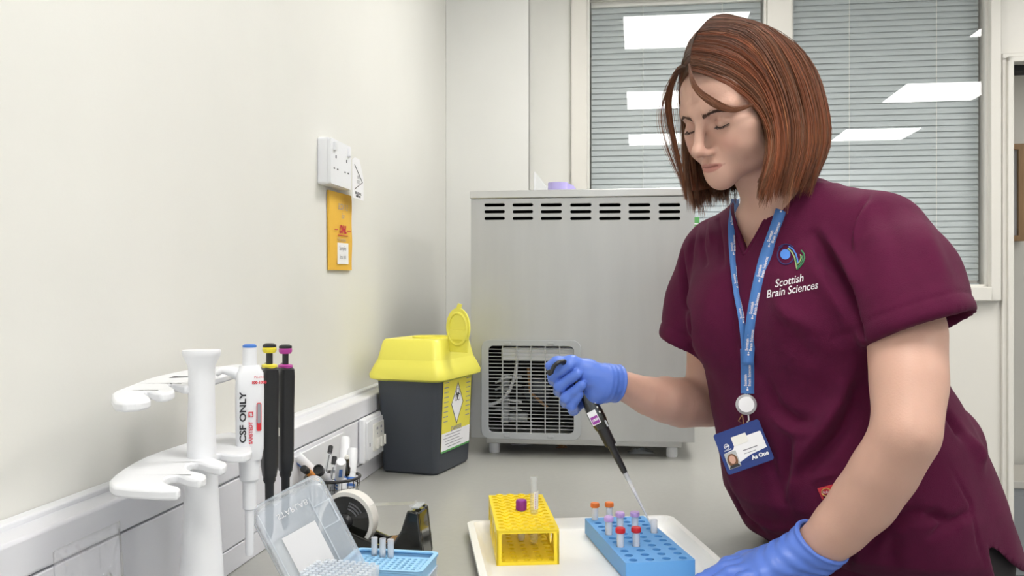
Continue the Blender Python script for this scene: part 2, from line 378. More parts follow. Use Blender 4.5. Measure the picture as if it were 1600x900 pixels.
MB().box((WT/2-.006, Lc, .09), (WT-.016, Ll, .18)).build('backing', 'grey', tk)
MB().box((.010, Lc, .1885), (.018, Ll, .008)).build('top_ledge', 'white', tk, bevel=.002)
FT = WT-.004                                             # front face r of trunking
def trunk_s(px):                                         # s on trunking face for a sight line
    k = (px-800)/F; return (C0[0]+FT*CA-k*(C0[1]-FT*SA))/(k*CA-SA)
def wall_s(px, r=0.0):
    k = (px-800)/F; return (C0[0]+r*CA-k*(C0[1]-r*SA))/(k*CA-SA)
def zat(py, r, s): return CAMZ-(py-450)/F*RM(r, s).y
def wallframe(r, s, z): return frame(RM(r, s, z), (SA, CA, 0), (0, 0, 1))     # x towards the back, y up, normal points... into the room
# double socket on the wall
s0, s1 = wall_s(496), wall_s(530); zc = (zat(212, 0, s0)+zat(289, 0, s0))/2; hs = abs(s1-s0)/2; hz = .050
T = wallframe(0, (s0+s1)/2, zc)
so = thing('wall_socket', 'white double wall socket above the orange envelope', 'socket'); so.matrix_world = T
MB().plate(rrect(-hs, -hz, hs, hz, .006), [], .0005, .022).build('back_box', 'white', so, bevel=.002)
fp = MB().plate(rrect(-hs+.001, -hz+.001, hs-.001, hz-.001, .006), [], .0222, .029).build('faceplate', 'white', so, bevel=.002)
for x in (-.036, .036):
    for c_, d_ in (((x, .012, .0292), (.004, .0066, .001)), ((x-.011, -.014, .0292), (.0065, .003, .001)), ((x+.011, -.014, .0292), (.0065, .003, .001))): MB().box(c_, d_).build('pin_hole', 'ink', fp)
    MB().box((x+.012*(1 if x > 0 else -1), .033, .0315), (.012, .018, .006)).build('rocker_switch', 'white', fp, bevel=.001)
# warning tag stuck beside the socket
s0, s1 = wall_s(530), wall_s(548)
T = wallframe(0, (s0+s1)/2, zat(280, 0, s0)); hw = abs(s1-s0)/2
wt = thing('warning_tag', 'small white paper tag with a black diamond beside the wall socket', 'tag'); wt.matrix_world = T
MB().plate([(-hw, .045), (-hw, -.042), (hw, -.042), (hw, .01), (hw*.2, .052), (-hw*.6, .052)], [], .031, .0318).build('paper', 'paper', wt, smooth=0)
mk = MB()
for p, q in (((-hw*.7, .035), (hw*.75, .0)), ((hw*.75, .0), (-hw*.7, -.022))):
    a_, b_ = Vector((*p, .0322)), Vector((*q, .0322)); mk.tube([a_, b_], .0008, 5)
decal(mk, 'UN\n3373', T=Matrix(), size=.011, x=0, y=.003, z=.0321)
decal(mk, 'BIOLOGICAL', T=Matrix(), size=.0078, x=0, y=-.029, z=.0321, bold=.0003); decal(mk, 'SUBSTANCE', T=Matrix(), size=.0062, x=0, y=-.036, z=.0321, bold=.0003)
mk.build('diamond_mark', 'ink', wt, smooth=0)
# envelope
s0, s1 = wall_s(517, .01), wall_s(552, .01); hw = abs(s1-s0)/2; z1 = zat(296, 0, s0); z0 = zat(421, 0, s0); hh = (z1-z0)/2
T = wallframe(0, (s0+s1)/2, (z0+z1)/2) @ Matrix.Rotation(math.radians(1), 4, 'Z')
ev = thing('envelope', 'orange padded envelope with red lettering pinned under the wall socket', 'envelope'); ev.matrix_world = T
b_ = MB(); nx, ny = 8, 14
def envz(x, y): return .006+.004*math.cos(x/hw*1.4)*math.cos(y/hh*1.4)+.0006*math.sin(40*x+70*y)
V = [(-hw+2*hw*i/nx, -hh+2*hh*j/ny, envz(-hw+2*hw*i/nx, -hh+2*hh*j/ny)) for j in range(ny+1) for i in range(nx+1)]
V += [(x, y, .002) for x, y, z in V]; K = (nx+1)*(ny+1)
Fc = [(j*(nx+1)+i, j*(nx+1)+i+1, (j+1)*(nx+1)+i+1, (j+1)*(nx+1)+i) for j in range(ny) for i in range(nx)]
Fc += [tuple(K+q_ for q_ in f[::-1]) for f in Fc]
ed = [i for i in range(nx+1)]+[(j+1)*(nx+1)-1 for j in range(1, ny+1)]+[ny*(nx+1)+i for i in range(nx-1, -1, -1)]+[j*(nx+1) for j in range(ny-1, 0, -1)]
Fc += [(ed[i]+K, ed[(i+1) % len(ed)]+K, ed[(i+1) % len(ed)], ed[i]) for i in range(len(ed))]
b_.raw(V, Fc).build('envelope_body', 'env', ev)
t = MB(); decal(t, 'DHL', Matrix(), .024, 0, .004, .0115, shear=.3, bold=.0011); t.box((0, -.009, .0112), (.07, .0016, .0008)); t.box((-.045, .003, .0108), (.02, .0018, .0008)); t.box((.045, .003, .0108), (.02, .0018, .0008)); t.build('red_lettering', 'red', ev, smooth=0)
MB().box((.004, -.050, .0095), (.075, .048, .0012)).build('note', 'paper', ev)
t = MB(); decal(t, 'BOX 12', Matrix(), .02, 0, .055, .0115, shear=.2); decal(t, 'for', Matrix(), .018, .0, .035, .0118, shear=.2); decal(t, 'CSF samples', Matrix(), .012, -.01, -.019, .0115, shear=.2)
decal(t, 'Samples', Matrix(), .015, 0, -.038, .0105, shear=.2); decal(t, 'box lab', Matrix(), .015, 0, -.058, .0105, shear=.2)
t.build('handwriting', 'greyink', ev, smooth=0)
# trunking sockets and plates
s0, s1 = trunk_s(559), trunk_s(592); zc = BZ+.095
T = wallframe(FT, (s0+s1)/2, zc); hw = abs(s1-s0)/2
tsk = thing('trunking_socket', 'white double socket on the trunking beside the sharps bin', 'socket'); tsk.matrix_world = T
MB().plate([(-hw, -.05), (hw, -.05), (hw, .05), (-hw, .05)], [], .0008, .016).build('back_box', 'white', tsk, bevel=.004)
fp = MB().plate(rrect(-hw*.9, -.043, hw*.9, .043, .004), [], .0162, .021).build('faceplate', 'white', tsk, bevel=.0015)
MB().plate(rrect(-hw*.45, -.03, hw*.75, .032, .003), [], .0212, .024).build('switch_panel', 'cream', fp, bevel=.001)
t = MB()
for x in (-.012, .02, .05):
    t.box((x, .02, .0245), (.010, .005, .001)); t.box((x, .008, .0245), (.006, .003, .001))
t.box((-hw*.72, -.01, .0215), (.004, .008, .001)); t.build('print', 'greyink', fp, smooth=0)
for x in (-.012, .02, .05): MB().box((x, -.014, .0265), (.014, .024, .005)).build('rocker_switch', 'cream', fp, bevel=.001)
s0, s1 = trunk_s(452), trunk_s(536); T = wallframe(FT, (s0+s1)/2, BZ+.082); hw = abs(s1-s0)/2
tag(MB().plate(rrect(-hw, -.052, hw, .052, .008), [], .0008, .006).build('blanking_plate', 'white', bevel=.002), 'blank white cover plate on the trunking behind the pens', 'cover plate').matrix_world = T
# clear blister packaging leaning on the trunking at the far left
s0, s1 = trunk_s(52), trunk_s(165); hw = abs(s1-s0)/2
T = frame(RM(FT+.028, (s0+s1)/2, BZ+.085), (SA, CA, 0), RM(-.012, 0, .17)-RM(0, 0, 0))
bp_ = thing('blister_pack', 'crumpled clear plastic blister pack leaning on the trunking at far left', 'packaging'); bp_.matrix_world = T
g = MB(); nx, ny = 30, 30
def bz(u, v):
    x, y = u*2-1, v*2-1; h = .0
    d = max(abs(x/.45+.1), abs((y+.05)/.42)); h += .014*max(0, min(1, (1-d)/.12+.5)) if d < 1.06 else 0
    d2 = math.hypot((x+.12)/.2, (y+.05)/.28); h -= .008*max(0, min(1, (1-d2)*6))
    h += .0012*noise.noise(Vector((x*6, y*6, 0)))
    if max(abs(x), abs(y)) > .93: h -= .004
    return h
V = [((u/nx*2-1)*hw*(1-.05*v/ny), (v/ny*2-1)*.083, .002+bz(u/nx, v/ny)) for v in range(ny+1) for u in range(nx+1)]
g.raw(V, [(j*(nx+1)+i, j*(nx+1)+i+1, (j+1)*(nx+1)+i+1, (j+1)*(nx+1)+i) for j in range(ny) for i in range(nx)])
M['blister'] = clear('thin_blister', dens=.10, rough=.1, body=(.9, .9, .95))
o = g.build('clear_shell', 'blister', bp_, smooth=50); sm = o.modifiers.new('s', 'SOLIDIFY'); sm.thickness = .0006
t = MB()
for i in range(90):
    u = random.random(); x = -.7+u*1.2+random.gauss(0, .10); y = .1-u*.9+random.gauss(0, .12)
    if random.random() < .35: x, y = .25+random.gauss(0, .12), .5-u*.7
    t.lathe([(.0011, 0), (.0007, .0008)], 6, Matrix.Translation((x*hw, y*.083, .003+bz((x+1)/2, (y+1)/2))))
t.build('embossed_dots', 'white', bp_, smooth=0)['kind'] = 'stuff'
# ------------------------------------------------------------------ steel freezer
FA = Vector((-.108, 2.36, 0)); FW, FD = .578, .52
def fxz(px, py):
    k = (px-800)/F; t = (k*FA.y-FA.x)/(CA+k*SA); y = FA.y-t*SA; return t, CAMZ-(py-450)/F*y-BZ
fz = thing('benchtop_freezer', 'stainless steel benchtop freezer with vent slots and a grey fan grille', 'freezer', (FA.x, FA.y, BZ), ROOMROT)
Zb, Zt = .047, .694
holes = []
for a, b in ((757, 789), (801, 833), (845, 878), (891, 924), (936, 970), (982, 1016), (1029, 1063)):
    for py in (320.5, 331, 341.5):
        x0, zc = fxz(a, py); x1, _ = fxz(b, py); holes.append(rrect(x0, zc-.0042, x1, zc+.0042, .0041, 4))
gx0, gz0 = fxz(762, 677); gx1, gz1 = fxz(900, 539)
holes.append(rrect(gx0, gz0, gx1, gz1, .02, 5))
RX = Matrix.Rotation(math.pi/2, 4, 'X')                   # plate drawn in x,z; thickness towards the viewer
MB().plate(rrect(0, Zb, FW, Zt-.02, .002), holes, 0, .0015, RX).build('rear_panel', 'steel', fz, smooth=0)
b_ = MB()
b_.box((.001, FD/2, (Zb+Zt)/2), (.002, FD, Zt-Zb)); b_.box((FW-.001, FD/2, (Zb+Zt)/2), (.002, FD, Zt-Zb)); b_.box((FW/2, FD, (Zb+Zt)/2), (FW, .03, Zt-Zb)); b_.box((FW/2, FD/2, Zb+.001), (FW, FD, .002))
b_.build('cabinet_sides', 'steel', fz, smooth=0)
MB().box((FW/2, FD/2-.003, Zt-.009), (FW+.004, FD+.008, .020)).build('top_cover', 'steel2', fz, bevel=.002)
MB().box((FW/2, .17, (Zt+Zb)/2), (FW-.01, .002, Zt-Zb-.05)).box((FW/2, .085, gz1+.03), (FW-.01, .165, .002)).build('dark_interior_sheet', 'dark', fz)  # near-black sheets stand in for the shade inside the cabinet
MB().box((FW/2+.002, FD/2+.01, Zb-.011), (FW-.065, FD-.04, .018)).build('base_rail', 'steel2', fz, bevel=.002)
for x, y in ((.055, .05), (FW-.055, .05), (.055, FD-.06), (FW-.055, FD-.06)):
    MB().lathe([(.013, 0), (.0145, .003), (.0145, Zb-.02)], 20, Matrix.Translation((x, y, 0))).build('foot', 'white', fz)
gr = MB()
ox0, oz0 = fxz(753, 684); ox1, oz1 = fxz(908, 532); ix0, iz0 = fxz(764, 674); ix1, iz1 = fxz(897, 541)
gr.plate(rrect(ox0, oz0, ox1, oz1, .022, 6), [rrect(ix0, iz0, ix1, iz1, .012, 5)], .0016, .010, RX)
go = gr.build('fan_grille', 'grey', fz, bevel=.002)
gs = MB(); nrow = 24
for i in range(1, nrow):
    z = iz0+(iz1-iz0)*i/nrow; gs.box(((ix0+ix1)/2, -.0045, z), (ix1-ix0, .004, .0018))
for i in range(1, 6):
    x = ix0+(ix1-ix0)*i/6; gs.box((x, -.006, (iz0+iz1)/2), (.0026, .004, iz1-iz0))
gs.build('grille_bars', 'grey', go)
for x in (ix0+.05, ix1-.06):
    for z in (oz1-.008, oz0+.008): MB().box((x, -.011, z), (.016, .003, .006)).build('clip', 'grey', go, bevel=.0008)
# what shows behind the grille
MB().box(((ix0+ix1)/2+.02, .026, iz1-.022), (.20, .04, .036)).build('fan_shroud', 'white', fz, bevel=.004)
tp = []
for i in range(14):
    a = i/13; x, z = fxz(805-45*a*a, 560+75*math.sin(a*1.5)); tp.append((x, .03, z))
MB().tube(tp, .0045, 8).build('drain_hose', 'white', fz)
MB().box((ix0+.035, .06, iz0+.08), (.02, .03, .13)).box((ix0+.06, .07, iz0+.03), (.07, .02, .02)).build('bracket', 'grey', fz, bevel=.002)
mtr = MB(); mtr.axis((ix0+.12, .05, iz0+.10), (ix0+.12, .15, iz0+.10), [(.02, 0), (.035, .01), (.035, .09)], 24); mtr.build('fan_motor', 'binbody', fz)
MB().tube([(ix0+.10, .035, iz1-.06), (ix0+.105, .035, iz0+.1), (ix0+.15, .04, iz0+.06)], .004, 8).build('copper_pipe', 'brass', fz)
for k in range(5): MB().tube([(ix0+.01, .05, iz0+.05+.018*k), (ix0+.04, .035, iz0+.06+.02*k), (ix0+.08, .05, iz0+.05+.022*k)], .003, 6).build('wiring', ('grey', 'white', 'binbody')[k % 3], fz)
# odds and ends below and on top
def on_freezer(px, dy):                                   # point on the freezer top, dy behind its front edge
    k = (px-800)/F; A = FA+Vector((SA*dy, CA*dy, 0)); t = (k*A.y-A.x)/(CA+k*SA); return Vector((A.x+t*CA, A.y-t*SA, BZ+Zt+.001))
p = on_freezer(872, .06)
tr = thing('tape_roll', 'small roll of lilac tape lying on top of the freezer', 'tape', p)
MB().lathe([(.0175, 0), (.027, 0), (.027, .025), (.0175, .025)], 36, close=True).build('tape', 'lilac', tr)
MB().lathe([(.016, .0005), (.0174, .0005), (.0174, .0245), (.016, .0245)], 36, close=True).build('core', 'grey', tr)
MB().raw([(.025, -.01, 0.001), (.052, -.012, 0.001), (.052, -.008, .002), (.0262, -.004, .024), (.04, -.008, .018)], [(0, 1, 4, 3), (1, 2, 4), (3, 4, 2)]).build('loose_end', 'lilac', tr)
p = on_freezer(835, .08)
sh = thing('leaflet_holder', 'clear bent acrylic holder beside the lilac tape on the freezer', 'holder', p)
MB().box((0, 0, .028), (.003, .05, .056)).build('upright', 'white', sh, bevel=.001)
MB().raw([(.002, -.024, .054), (.002, -.020, .054), (.045, -.024, .002), (.045, -.020, .002), (.002, -.024, .001), (.002, -.020, .001)], [(0, 2, 3, 1), (0, 4, 2), (1, 3, 5), (4, 5, 3, 2)]).build('side_panel', 'clear', sh)
def onb(px, py): return onz(px, py, BZ)
for px, py, nm, lb, cl_, sc in ((815, 700, 'paper_scrap', 'pale paper scrap under the freezer behind the hand', 'paper', 1.0),):
    p = onb(px, py+2); p.y = min(p.y, 2.6)
    MB().box((0, 0, .002), (.06, .03, .002), .2).build(nm, cl_, None); o = COL.objects[nm]; o.location = (p.x, p.y+.08, BZ); tag(o, lb, 'paper')
bag = thing('plastic_bag', 'crumpled clear plastic bag lying under the right end of the freezer', 'bag', onb(1005, 712)+Vector((0, .04, 0)))
g = MB(); n = 12
V = [((i/n-.5)*.07, (j/n-.5)*.05, .002+.014*math.sin(math.pi*i/n)*math.sin(math.pi*j/n)*(.7+.6*noise.noise(Vector((i*.5, j*.6, 1))))) for j in range(n+1) for i in range(n+1)]
g.raw(V, [(j*(n+1)+i, j*(n+1)+i+1, (j+1)*(n+1)+i+1, (j+1)*(n+1)+i) for j in range(n) for i in range(n)]).build('film', 'clear2', bag)
cr = thing('coiled_tie', 'small tan coiled twist tie under the middle of the freezer', 'tie', onb(880, 708)+Vector((0, .06, 0)))
MB().tube([(.012*math.cos(t*.7)+.004*math.sin(t), .010*math.sin(t*.7), .003+.0004*t) for t in range(26)], .0012, 6).build('coil', 'brass', cr)
# green item edge behind the freezer at its right end
gp = RM(rw(1084, SW), SW, 0); gsg = thing('green_sign', 'small green safety sign on the wall behind the right end of the freezer', 'sign', (gp.x, gp.y, zr(350, rw(1084, SW), SW)), ROOMROT)
MB().box((0, -.004, 0), (.04, .006, .05)).build('sign_plate', 'green', gsg, bevel=.001); MB().box((0, -.0075, 0), (.034, .001, .004)).build('sign_stripe', 'paper', gsg)
# ------------------------------------------------------------------ sharps bin
N_ = Vector((-.175, 2.095, 0)); yaw = -math.atan2(.33, .94)
bn = thing('sharps_bin', 'dark grey sharps bin with an open yellow lid in the bench corner', 'bin', (N_.x-.0725*math.cos(yaw)-.10*math.sin(yaw)+0, N_.y-.0725*math.sin(yaw)+.10*math.cos(yaw), BZ), yaw)
BW, BL = .145, .205
def loft(mb, secs, T=None, capb=True, capt=True):          # secs: (hx, hy, r, z, cx)
    rings = []
    for s_ in secs:
        hx, hy, r, z = s_[:4]; rings.append([(x, y, z) for x, y in rrect(-hx, -hy, hx, hy, r, 5)])
    n = len(rings[0]); V = [p for r in rings for p in r]; Fc = []
    for j in range(len(rings)-1):
        for i in range(n): Fc.append((j*n+i, j*n+(i+1) % n, (j+1)*n+(i+1) % n, (j+1)*n+i))
    if capb: Fc.append(tuple(range(n-1, -1, -1)))
    if capt: Fc.append(tuple((len(rings)-1)*n+i for i in range(n)))
    return mb.raw(V, Fc, T)
HB = .232
loft(MB(), [(BW/2-.006, BL/2-.006, .014, 0), (BW/2, BL/2, .016, .006), (BW/2+.010, BL/2+.012, .018, HB)]).build('bin_body', 'binbody', bn)
ld = MB()
loft(ld, [(BW/2+.0115, BL/2+.0135, .02, HB-.012), (BW/2+.026, BL/2+.028, .026, HB-.006), (BW/2+.027, BL/2+.029, .026, HB+.004), (BW/2+.018, BL/2+.020, .022, HB+.024), (BW/2+.012, BL/2+.012, .022, HB+.038)], capt=False, capb=True)
hx, hy = BW/2+.002, BL/2-.002
loft(ld, [(BW/2+.012, BL/2+.012, .022, HB+.038), (hx+.002, hy+.002, .02, HB+.080), (hx-.003, hy-.003, .02, HB+.086)], capb=False, capt=False)
hc = (.018, -.005); hr = .046
ld.plate(rrect(-hx+.003, -hy+.003, hx-.003, hy-.003, .02, 5), [circ(*hc, hr, 32)], HB+.0845, HB+.086)
lo = ld.build('lid', 'yellow', bn, smooth=40)
MB().lathe([(hr-.001, HB+.086), (hr+.004, HB+.086), (hr+.004, HB+.090), (hr-.001, HB+.090)], 32, Matrix.Translation((*hc, 0)), close=True).build('opening_rim', 'yellow', lo)
MB().lathe([(hr-.002, HB+.086), (hr-.006, HB+.05)], 32, Matrix.Translation((*hc, 0))).build('opening_throat', 'yellow', lo)
# flap standing open on its hinge, leaning back
q = P(716, 512, 2.13); ql = bn.matrix_basis.inverted() @ q if False else Matrix.Translation(bn.location) @ Matrix.Rotation(yaw, 4, 'Z')
ql = ql.inverted() @ q
nrm = Vector((-.62, -.78, .06)); nrm = Matrix.Rotation(-yaw, 3, 'Z') @ nrm
Tf = frame(ql, Vector((0, 0, 1)).cross(nrm), (0, 0, 1))
fl = MB()
out = [(.037*math.sin(t), .047*math.cos(t)) for t in [math.radians(a) for a in range(-120, 121, 10)]]
out = [(-.030, -.058)]+out+[(.030, -.058)]
fl.plate(out[::-1], [], -.002, .002, Tf)
R_ = [(.030*math.cos(t), .038*math.sin(t)-.003) for t in [2*math.pi*i/32 for i in range(32)]]
fl.tube([Tf @ Vector((x, y, .003)) for x, y in R_], .0035, 8, closed=True)
fl.plate([(-.006, .044), (.008, .044), (.012, .055), (.0, .058)], [], -.0015, .0015, Tf)
fl.build('flap', 'yellow', lo, smooth=50)
hgz = HB+.087
MB().box((ql.x, ql.y, hgz-.003+.012), (.060, .010, .026), math.atan2(Vector((0, 0, 1)).cross(nrm).y, Vector((0, 0, 1)).cross(nrm).x)).build('hinge', 'yellow', lo, bevel=.003)
MB().tube([(-BW/2-.012, -.02, HB-.02), (-BW/2-.03, -.02, HB-.012), (-BW/2-.034, -.02, HB-.022), (-BW/2-.03, .03, HB-.026), (-BW/2-.01, .03, HB-.02)], .003, 8).build('carry_handle', 'black', bn)
# label on the right hand face (tilted with the taper)
zl0, zl1 = .05, .228; xx = lambda z: BW/2+.010*(z-.006)/(HB-.006)+.0006
Tl = frame((xx((zl0+zl1)/2)+.0004, .0, (zl0+zl1)/2), (0, 1, 0), (xx(zl1)-xx(zl0), 0, zl1-zl0)); lw, lh = .087, (zl1-zl0)/2
lbm = MB().plate(rrect(-lw, -lh, lw, lh, .004), [], 0, .0006, Tl).build('hazard_label', 'labely', bn)
MB().box((0, -lh*.74, .0009), (2*lw, lh*.5, .0004), T=None).build('white_strip', 'paper', lbm).matrix_local = Tl
t = MB().box((0, lh*.95, .0009), (2*lw, lh*.09, .0004)).box((0, -lh*.98, .0012), (2*lw, lh*.05, .0004)).build('green_band', 'green', lbm); t.matrix_local = Tl
dm = lambda s, c=.24: [(0, s*lh+c*lh), (s*lh*.72, c*lh), (0, -s*lh+c*lh), (-s*lh*.72, c*lh)]
MB().plate(dm(.58), [], .0007, .0010).build('diamond', 'paper', lbm).matrix_local = Tl
t = MB().plate(dm(.58), [dm(.535)], .0011, .0014)
for a in range(3):
    th = math.radians(90+120*a); t.plate(circ(.009*math.cos(th), .05*0+lh*.45+.009*math.sin(th), .009, 18), [circ(.009*math.cos(th)*1.15, lh*.45+.009*math.sin(th)*1.15, .0068, 18)], .0011, .0014)
t.plate(circ(0, lh*.45, .007, 18), [circ(0, lh*.45, .0055, 18)], .0011, .0014); t.build('biohazard_symbol', 'ink', lbm, smooth=0).matrix_local = Tl
t = MB()
for i in range(9):
    for sx in (-1, 1):
        y = lh*(.86-.13*i); wv = lw*(.28+.1*math.sin(i*2.3)); 
        if abs(y-.18*lh) > .1*lh or True: t.box((sx*lw*.78, y, .0009), (lw*.3, .0022, .0004))
for i in range(5): t.box((-lw*.2+.01*math.sin(i*5), -lh*(.56+.08*i), .0014), (lw*(1.1+.3*math.sin(i*3)), .0016, .0004))
decal(t, 'DANGER', Matrix(), .016, 0, -lh*.44, .0012, bold=.0004)
t.build('print', 'greyink', lbm, smooth=0).matrix_local = Tl
# ------------------------------------------------------------------ pipette stand
ZU, ZL = 1.224, 1.138
sp = onz(315, 600, ZU); SY = 1.075; SX = (315-800)/F*SY
st = thing('pipette_stand', 'white two-tier plastic pipette stand on the bench at left', 'stand', (SX, SY, BZ))
def loc2(pts, z): return [tuple((onz(px, py, z)-Vector((SX, SY, 0)))[:2]) for px, py in pts]
def ccw(l): return l if sum(l[i][0]*l[(i+1) % len(l)][1]-l[(i+1) % len(l)][0]*l[i][1] for i in range(len(l))) > 0 else l[::-1]
def smoothpoly(l, it=2):
    for _ in range(it):
        l = [q for i in range(len(l)) for q in ((l[i][0]*.75+l[(i+1) % len(l)][0]*.25, l[i][1]*.75+l[(i+1) % len(l)][1]*.25), (l[i][0]*.25+l[(i+1) % len(l)][0]*.75, l[i][1]*.25+l[(i+1) % len(l)][1]*.75))]
    return l
MB().lathe([(.085, 0), (.088, .004), (.085, .009), (.04, .016), (.030, .03), (.0265, .08), (.0215, .16), (.0170, .24), (.0155, .30), (.0152, .333), (.0158, .347), (.021, .358), (.0225, .3625), (.022, .3655), (.0, .3656)], 40).build('column', 'white', st)
zu, zl = ZU-BZ, ZL-BZ
up = [(174, 613), (200, 603), (234, 590), (270, 582), (296, 577), (336, 573), (378, 568), (386, 573), (372, 580), (345, 588), (324, 593), (310, 592), (300, 588), (295, 591), (308, 597), (303, 602), (285, 603), (270, 598), (262, 601), (275, 608), (268, 613), (245, 615), (230, 609), (222, 613), (238, 621), (228, 627), (182, 630), (174, 622)]
MB().plate(ccw(smoothpoly(loc2(up, ZU), 1)), [], zu-.010, zu).build('upper_tier', 'white', st, bevel=.0025)
# pegs below the upper tier where pipettes hook on
lo_ = [(171, 748), (200, 727), (234, 710), (293, 691), (336, 678), (368, 674), (384, 686), (395, 700), (390, 710), (356, 711), (340, 707), (331, 713), (342, 718), (356, 722), (350, 730), (330, 729), (312, 722), (298, 722), (290, 728), (296, 735), (314, 738), (324, 742), (317, 749), (296, 749), (280, 742), (264, 743), (256, 749), (262, 756), (284, 761), (276, 768), (182, 763), (171, 756)]
MB().plate(ccw(smoothpoly(loc2(lo_, ZL), 1)), [], zl-.010, zl).build('lower_tier', 'white', st, bevel=.0025)
# pipettes hanging on the stand
def pipette_black(name, label, loc, rz, ring, parent_mat='black'):
    t = thing(name, label, 'pipette', loc, rz, 'pipettes hanging on the stand')
    b = MB(); loft(b, [(.0085, .011, .006, -.150), (.010, .014, .006, -.135), (.0105, .015, .007, -.06), (.0115, .0165, .008, -.012), (.010, .018, .007, -.002), (.008, .014, .006, .001)])
    b.build('handle', 'black', t, smooth=50)
    h = MB(); hk = [(.0, .012, -.004), (.003, .026, -.001), (.004, .036, -.008), (.003, .040, -.020)]
    h.tube(hk, [.007, .006, .005, .004], 10); h.build('finger_hook', 'black', t)
    MB().lathe([(.0045, 0), (.0045, .024)], 16).build('plunger_rod', 'black', t)
    bt_ = MB().lathe([(.0075, .020), (.0095, .023), (.0095, .027), (.0085, .028)], 24).build('plunger_ring', ring, t)
    MB().lathe([(.0092, .028), (.0092, .031), (.006, .033), (0, .0331)], 24).build('button', 'black', bt_)
    MB().lathe([(.0105, .0), (.0108, .0035), (.008, .0045), (0, .0046)], 20, Matrix.Diagonal((.95, 1.5, 1, 1))).build('colour_collar', ring, t)
    MB().lathe([(.0035, -.235), (.0052, -.225), (.0062, -.160), (.0085, -.156), (.0085, -.146)], 18).build('shaft', 'black', t)
    MB().box((-.0115, -.004, -.092), (.003, .008, .012)).build('volume_window', 'cream', t, bevel=.0006)
    return t
pipette_black('pipette', 'black pipette with a yellow plunger ring hanging on the stand', P(421, 574, 1.235), .5, 'ybut')
pipette_black('pipette', 'black pipette with a magenta plunger ring hanging on the stand', P(446, 574, 1.30), .5, 'magenta')
Wp = P(390, 572, 1.16)
wp = thing('pipette', 'white pipette with a blue button and red print marked CSF ONLY', 'pipette', Wp, .35, 'pipettes hanging on the stand')
b = MB(); loft(b, [(.0145, .0135, .006, -.120), (.0170, .0155, .006, -.105), (.0175, .016, .006, -.03), (.0165, .016, .006, -.008), (.012, .012, .008, .001)]); b.build('handle', 'white', wp, smooth=50)
MB().tube([(-.010, .0, -.012), (-.022, .0, -.006), (-.034, .0, -.004), (-.042, 0, -.009)], [.009, .007, .005, .004], 12).build('finger_hook', 'white', wp)
MB().lathe([(.0092, -.004), (.0088, .024)], 24).build('plunger', 'white', wp)
MB().lathe([(.0088, .0242), (.0088, .027), (.006, .0285), (0, .0286)], 24).build('button', 'bbut', wp)
MB().lathe([(.0045, -.245), (.0055, -.240), (.0058, -.186), (.0085, -.184), (.0092, -.150), (.0125, -.146), (.0135, -.118)], 24).build('shaft', 'white', wp)
Tw = frame((-.0068, -.0163, -.07), (0, 0, 1), (-1, 0, 0))
Tw = frame((-.0085, -.0168, -.066), (0, 0, 1), (-1, 0, 0))
t = MB(); decal(t, 'CSF ONLY', Tw, .0108, .002, .0005, .0008, bold=.0003, sx=1.3); t.build('marker_text', 'ink', wp, smooth=0)
t = MB(); Tr = frame((.0005, -.0168, -.090), (0, 0, 1), (-1, 0, 0)); decal(t, 'SARSTEDT', Tr, .0062, .006, 0, .0004, bold=.0002); t.plate([(.026, -.003), (.033, -.003), (.033, .003), (.026, .003)], [[(.0272, -.002), (.0318, -.0012), (.0318, .002), (.0272, .001)]], .0002, .0005, Tr)
Th = frame((.0105, -.0168, -.02), (1, 0, 0), (0, 0, 1)); decal(t, '100-1000', Th, .0048, 0, 0, .0004, bold=.0003); decal(t, 'Pipette', Th, .0042, 0, .007, .0004)
t.build('red_print', 'red', wp, smooth=0)
MB().plate(rrect(.0075, -.082, .0135, -.046, .002), [], -.0008, .0012, Matrix.Translation((0, -.0162, 0)) @ RX).build('volume_window', 'redcap', wp, bevel=.0005)
MB().plate(rrect(.0085, -.072, .0125, -.047, .001), [], .0013, .0018, Matrix.Translation((0, -.0162, 0)) @ RX).build('volume_scale', 'greyink', wp)
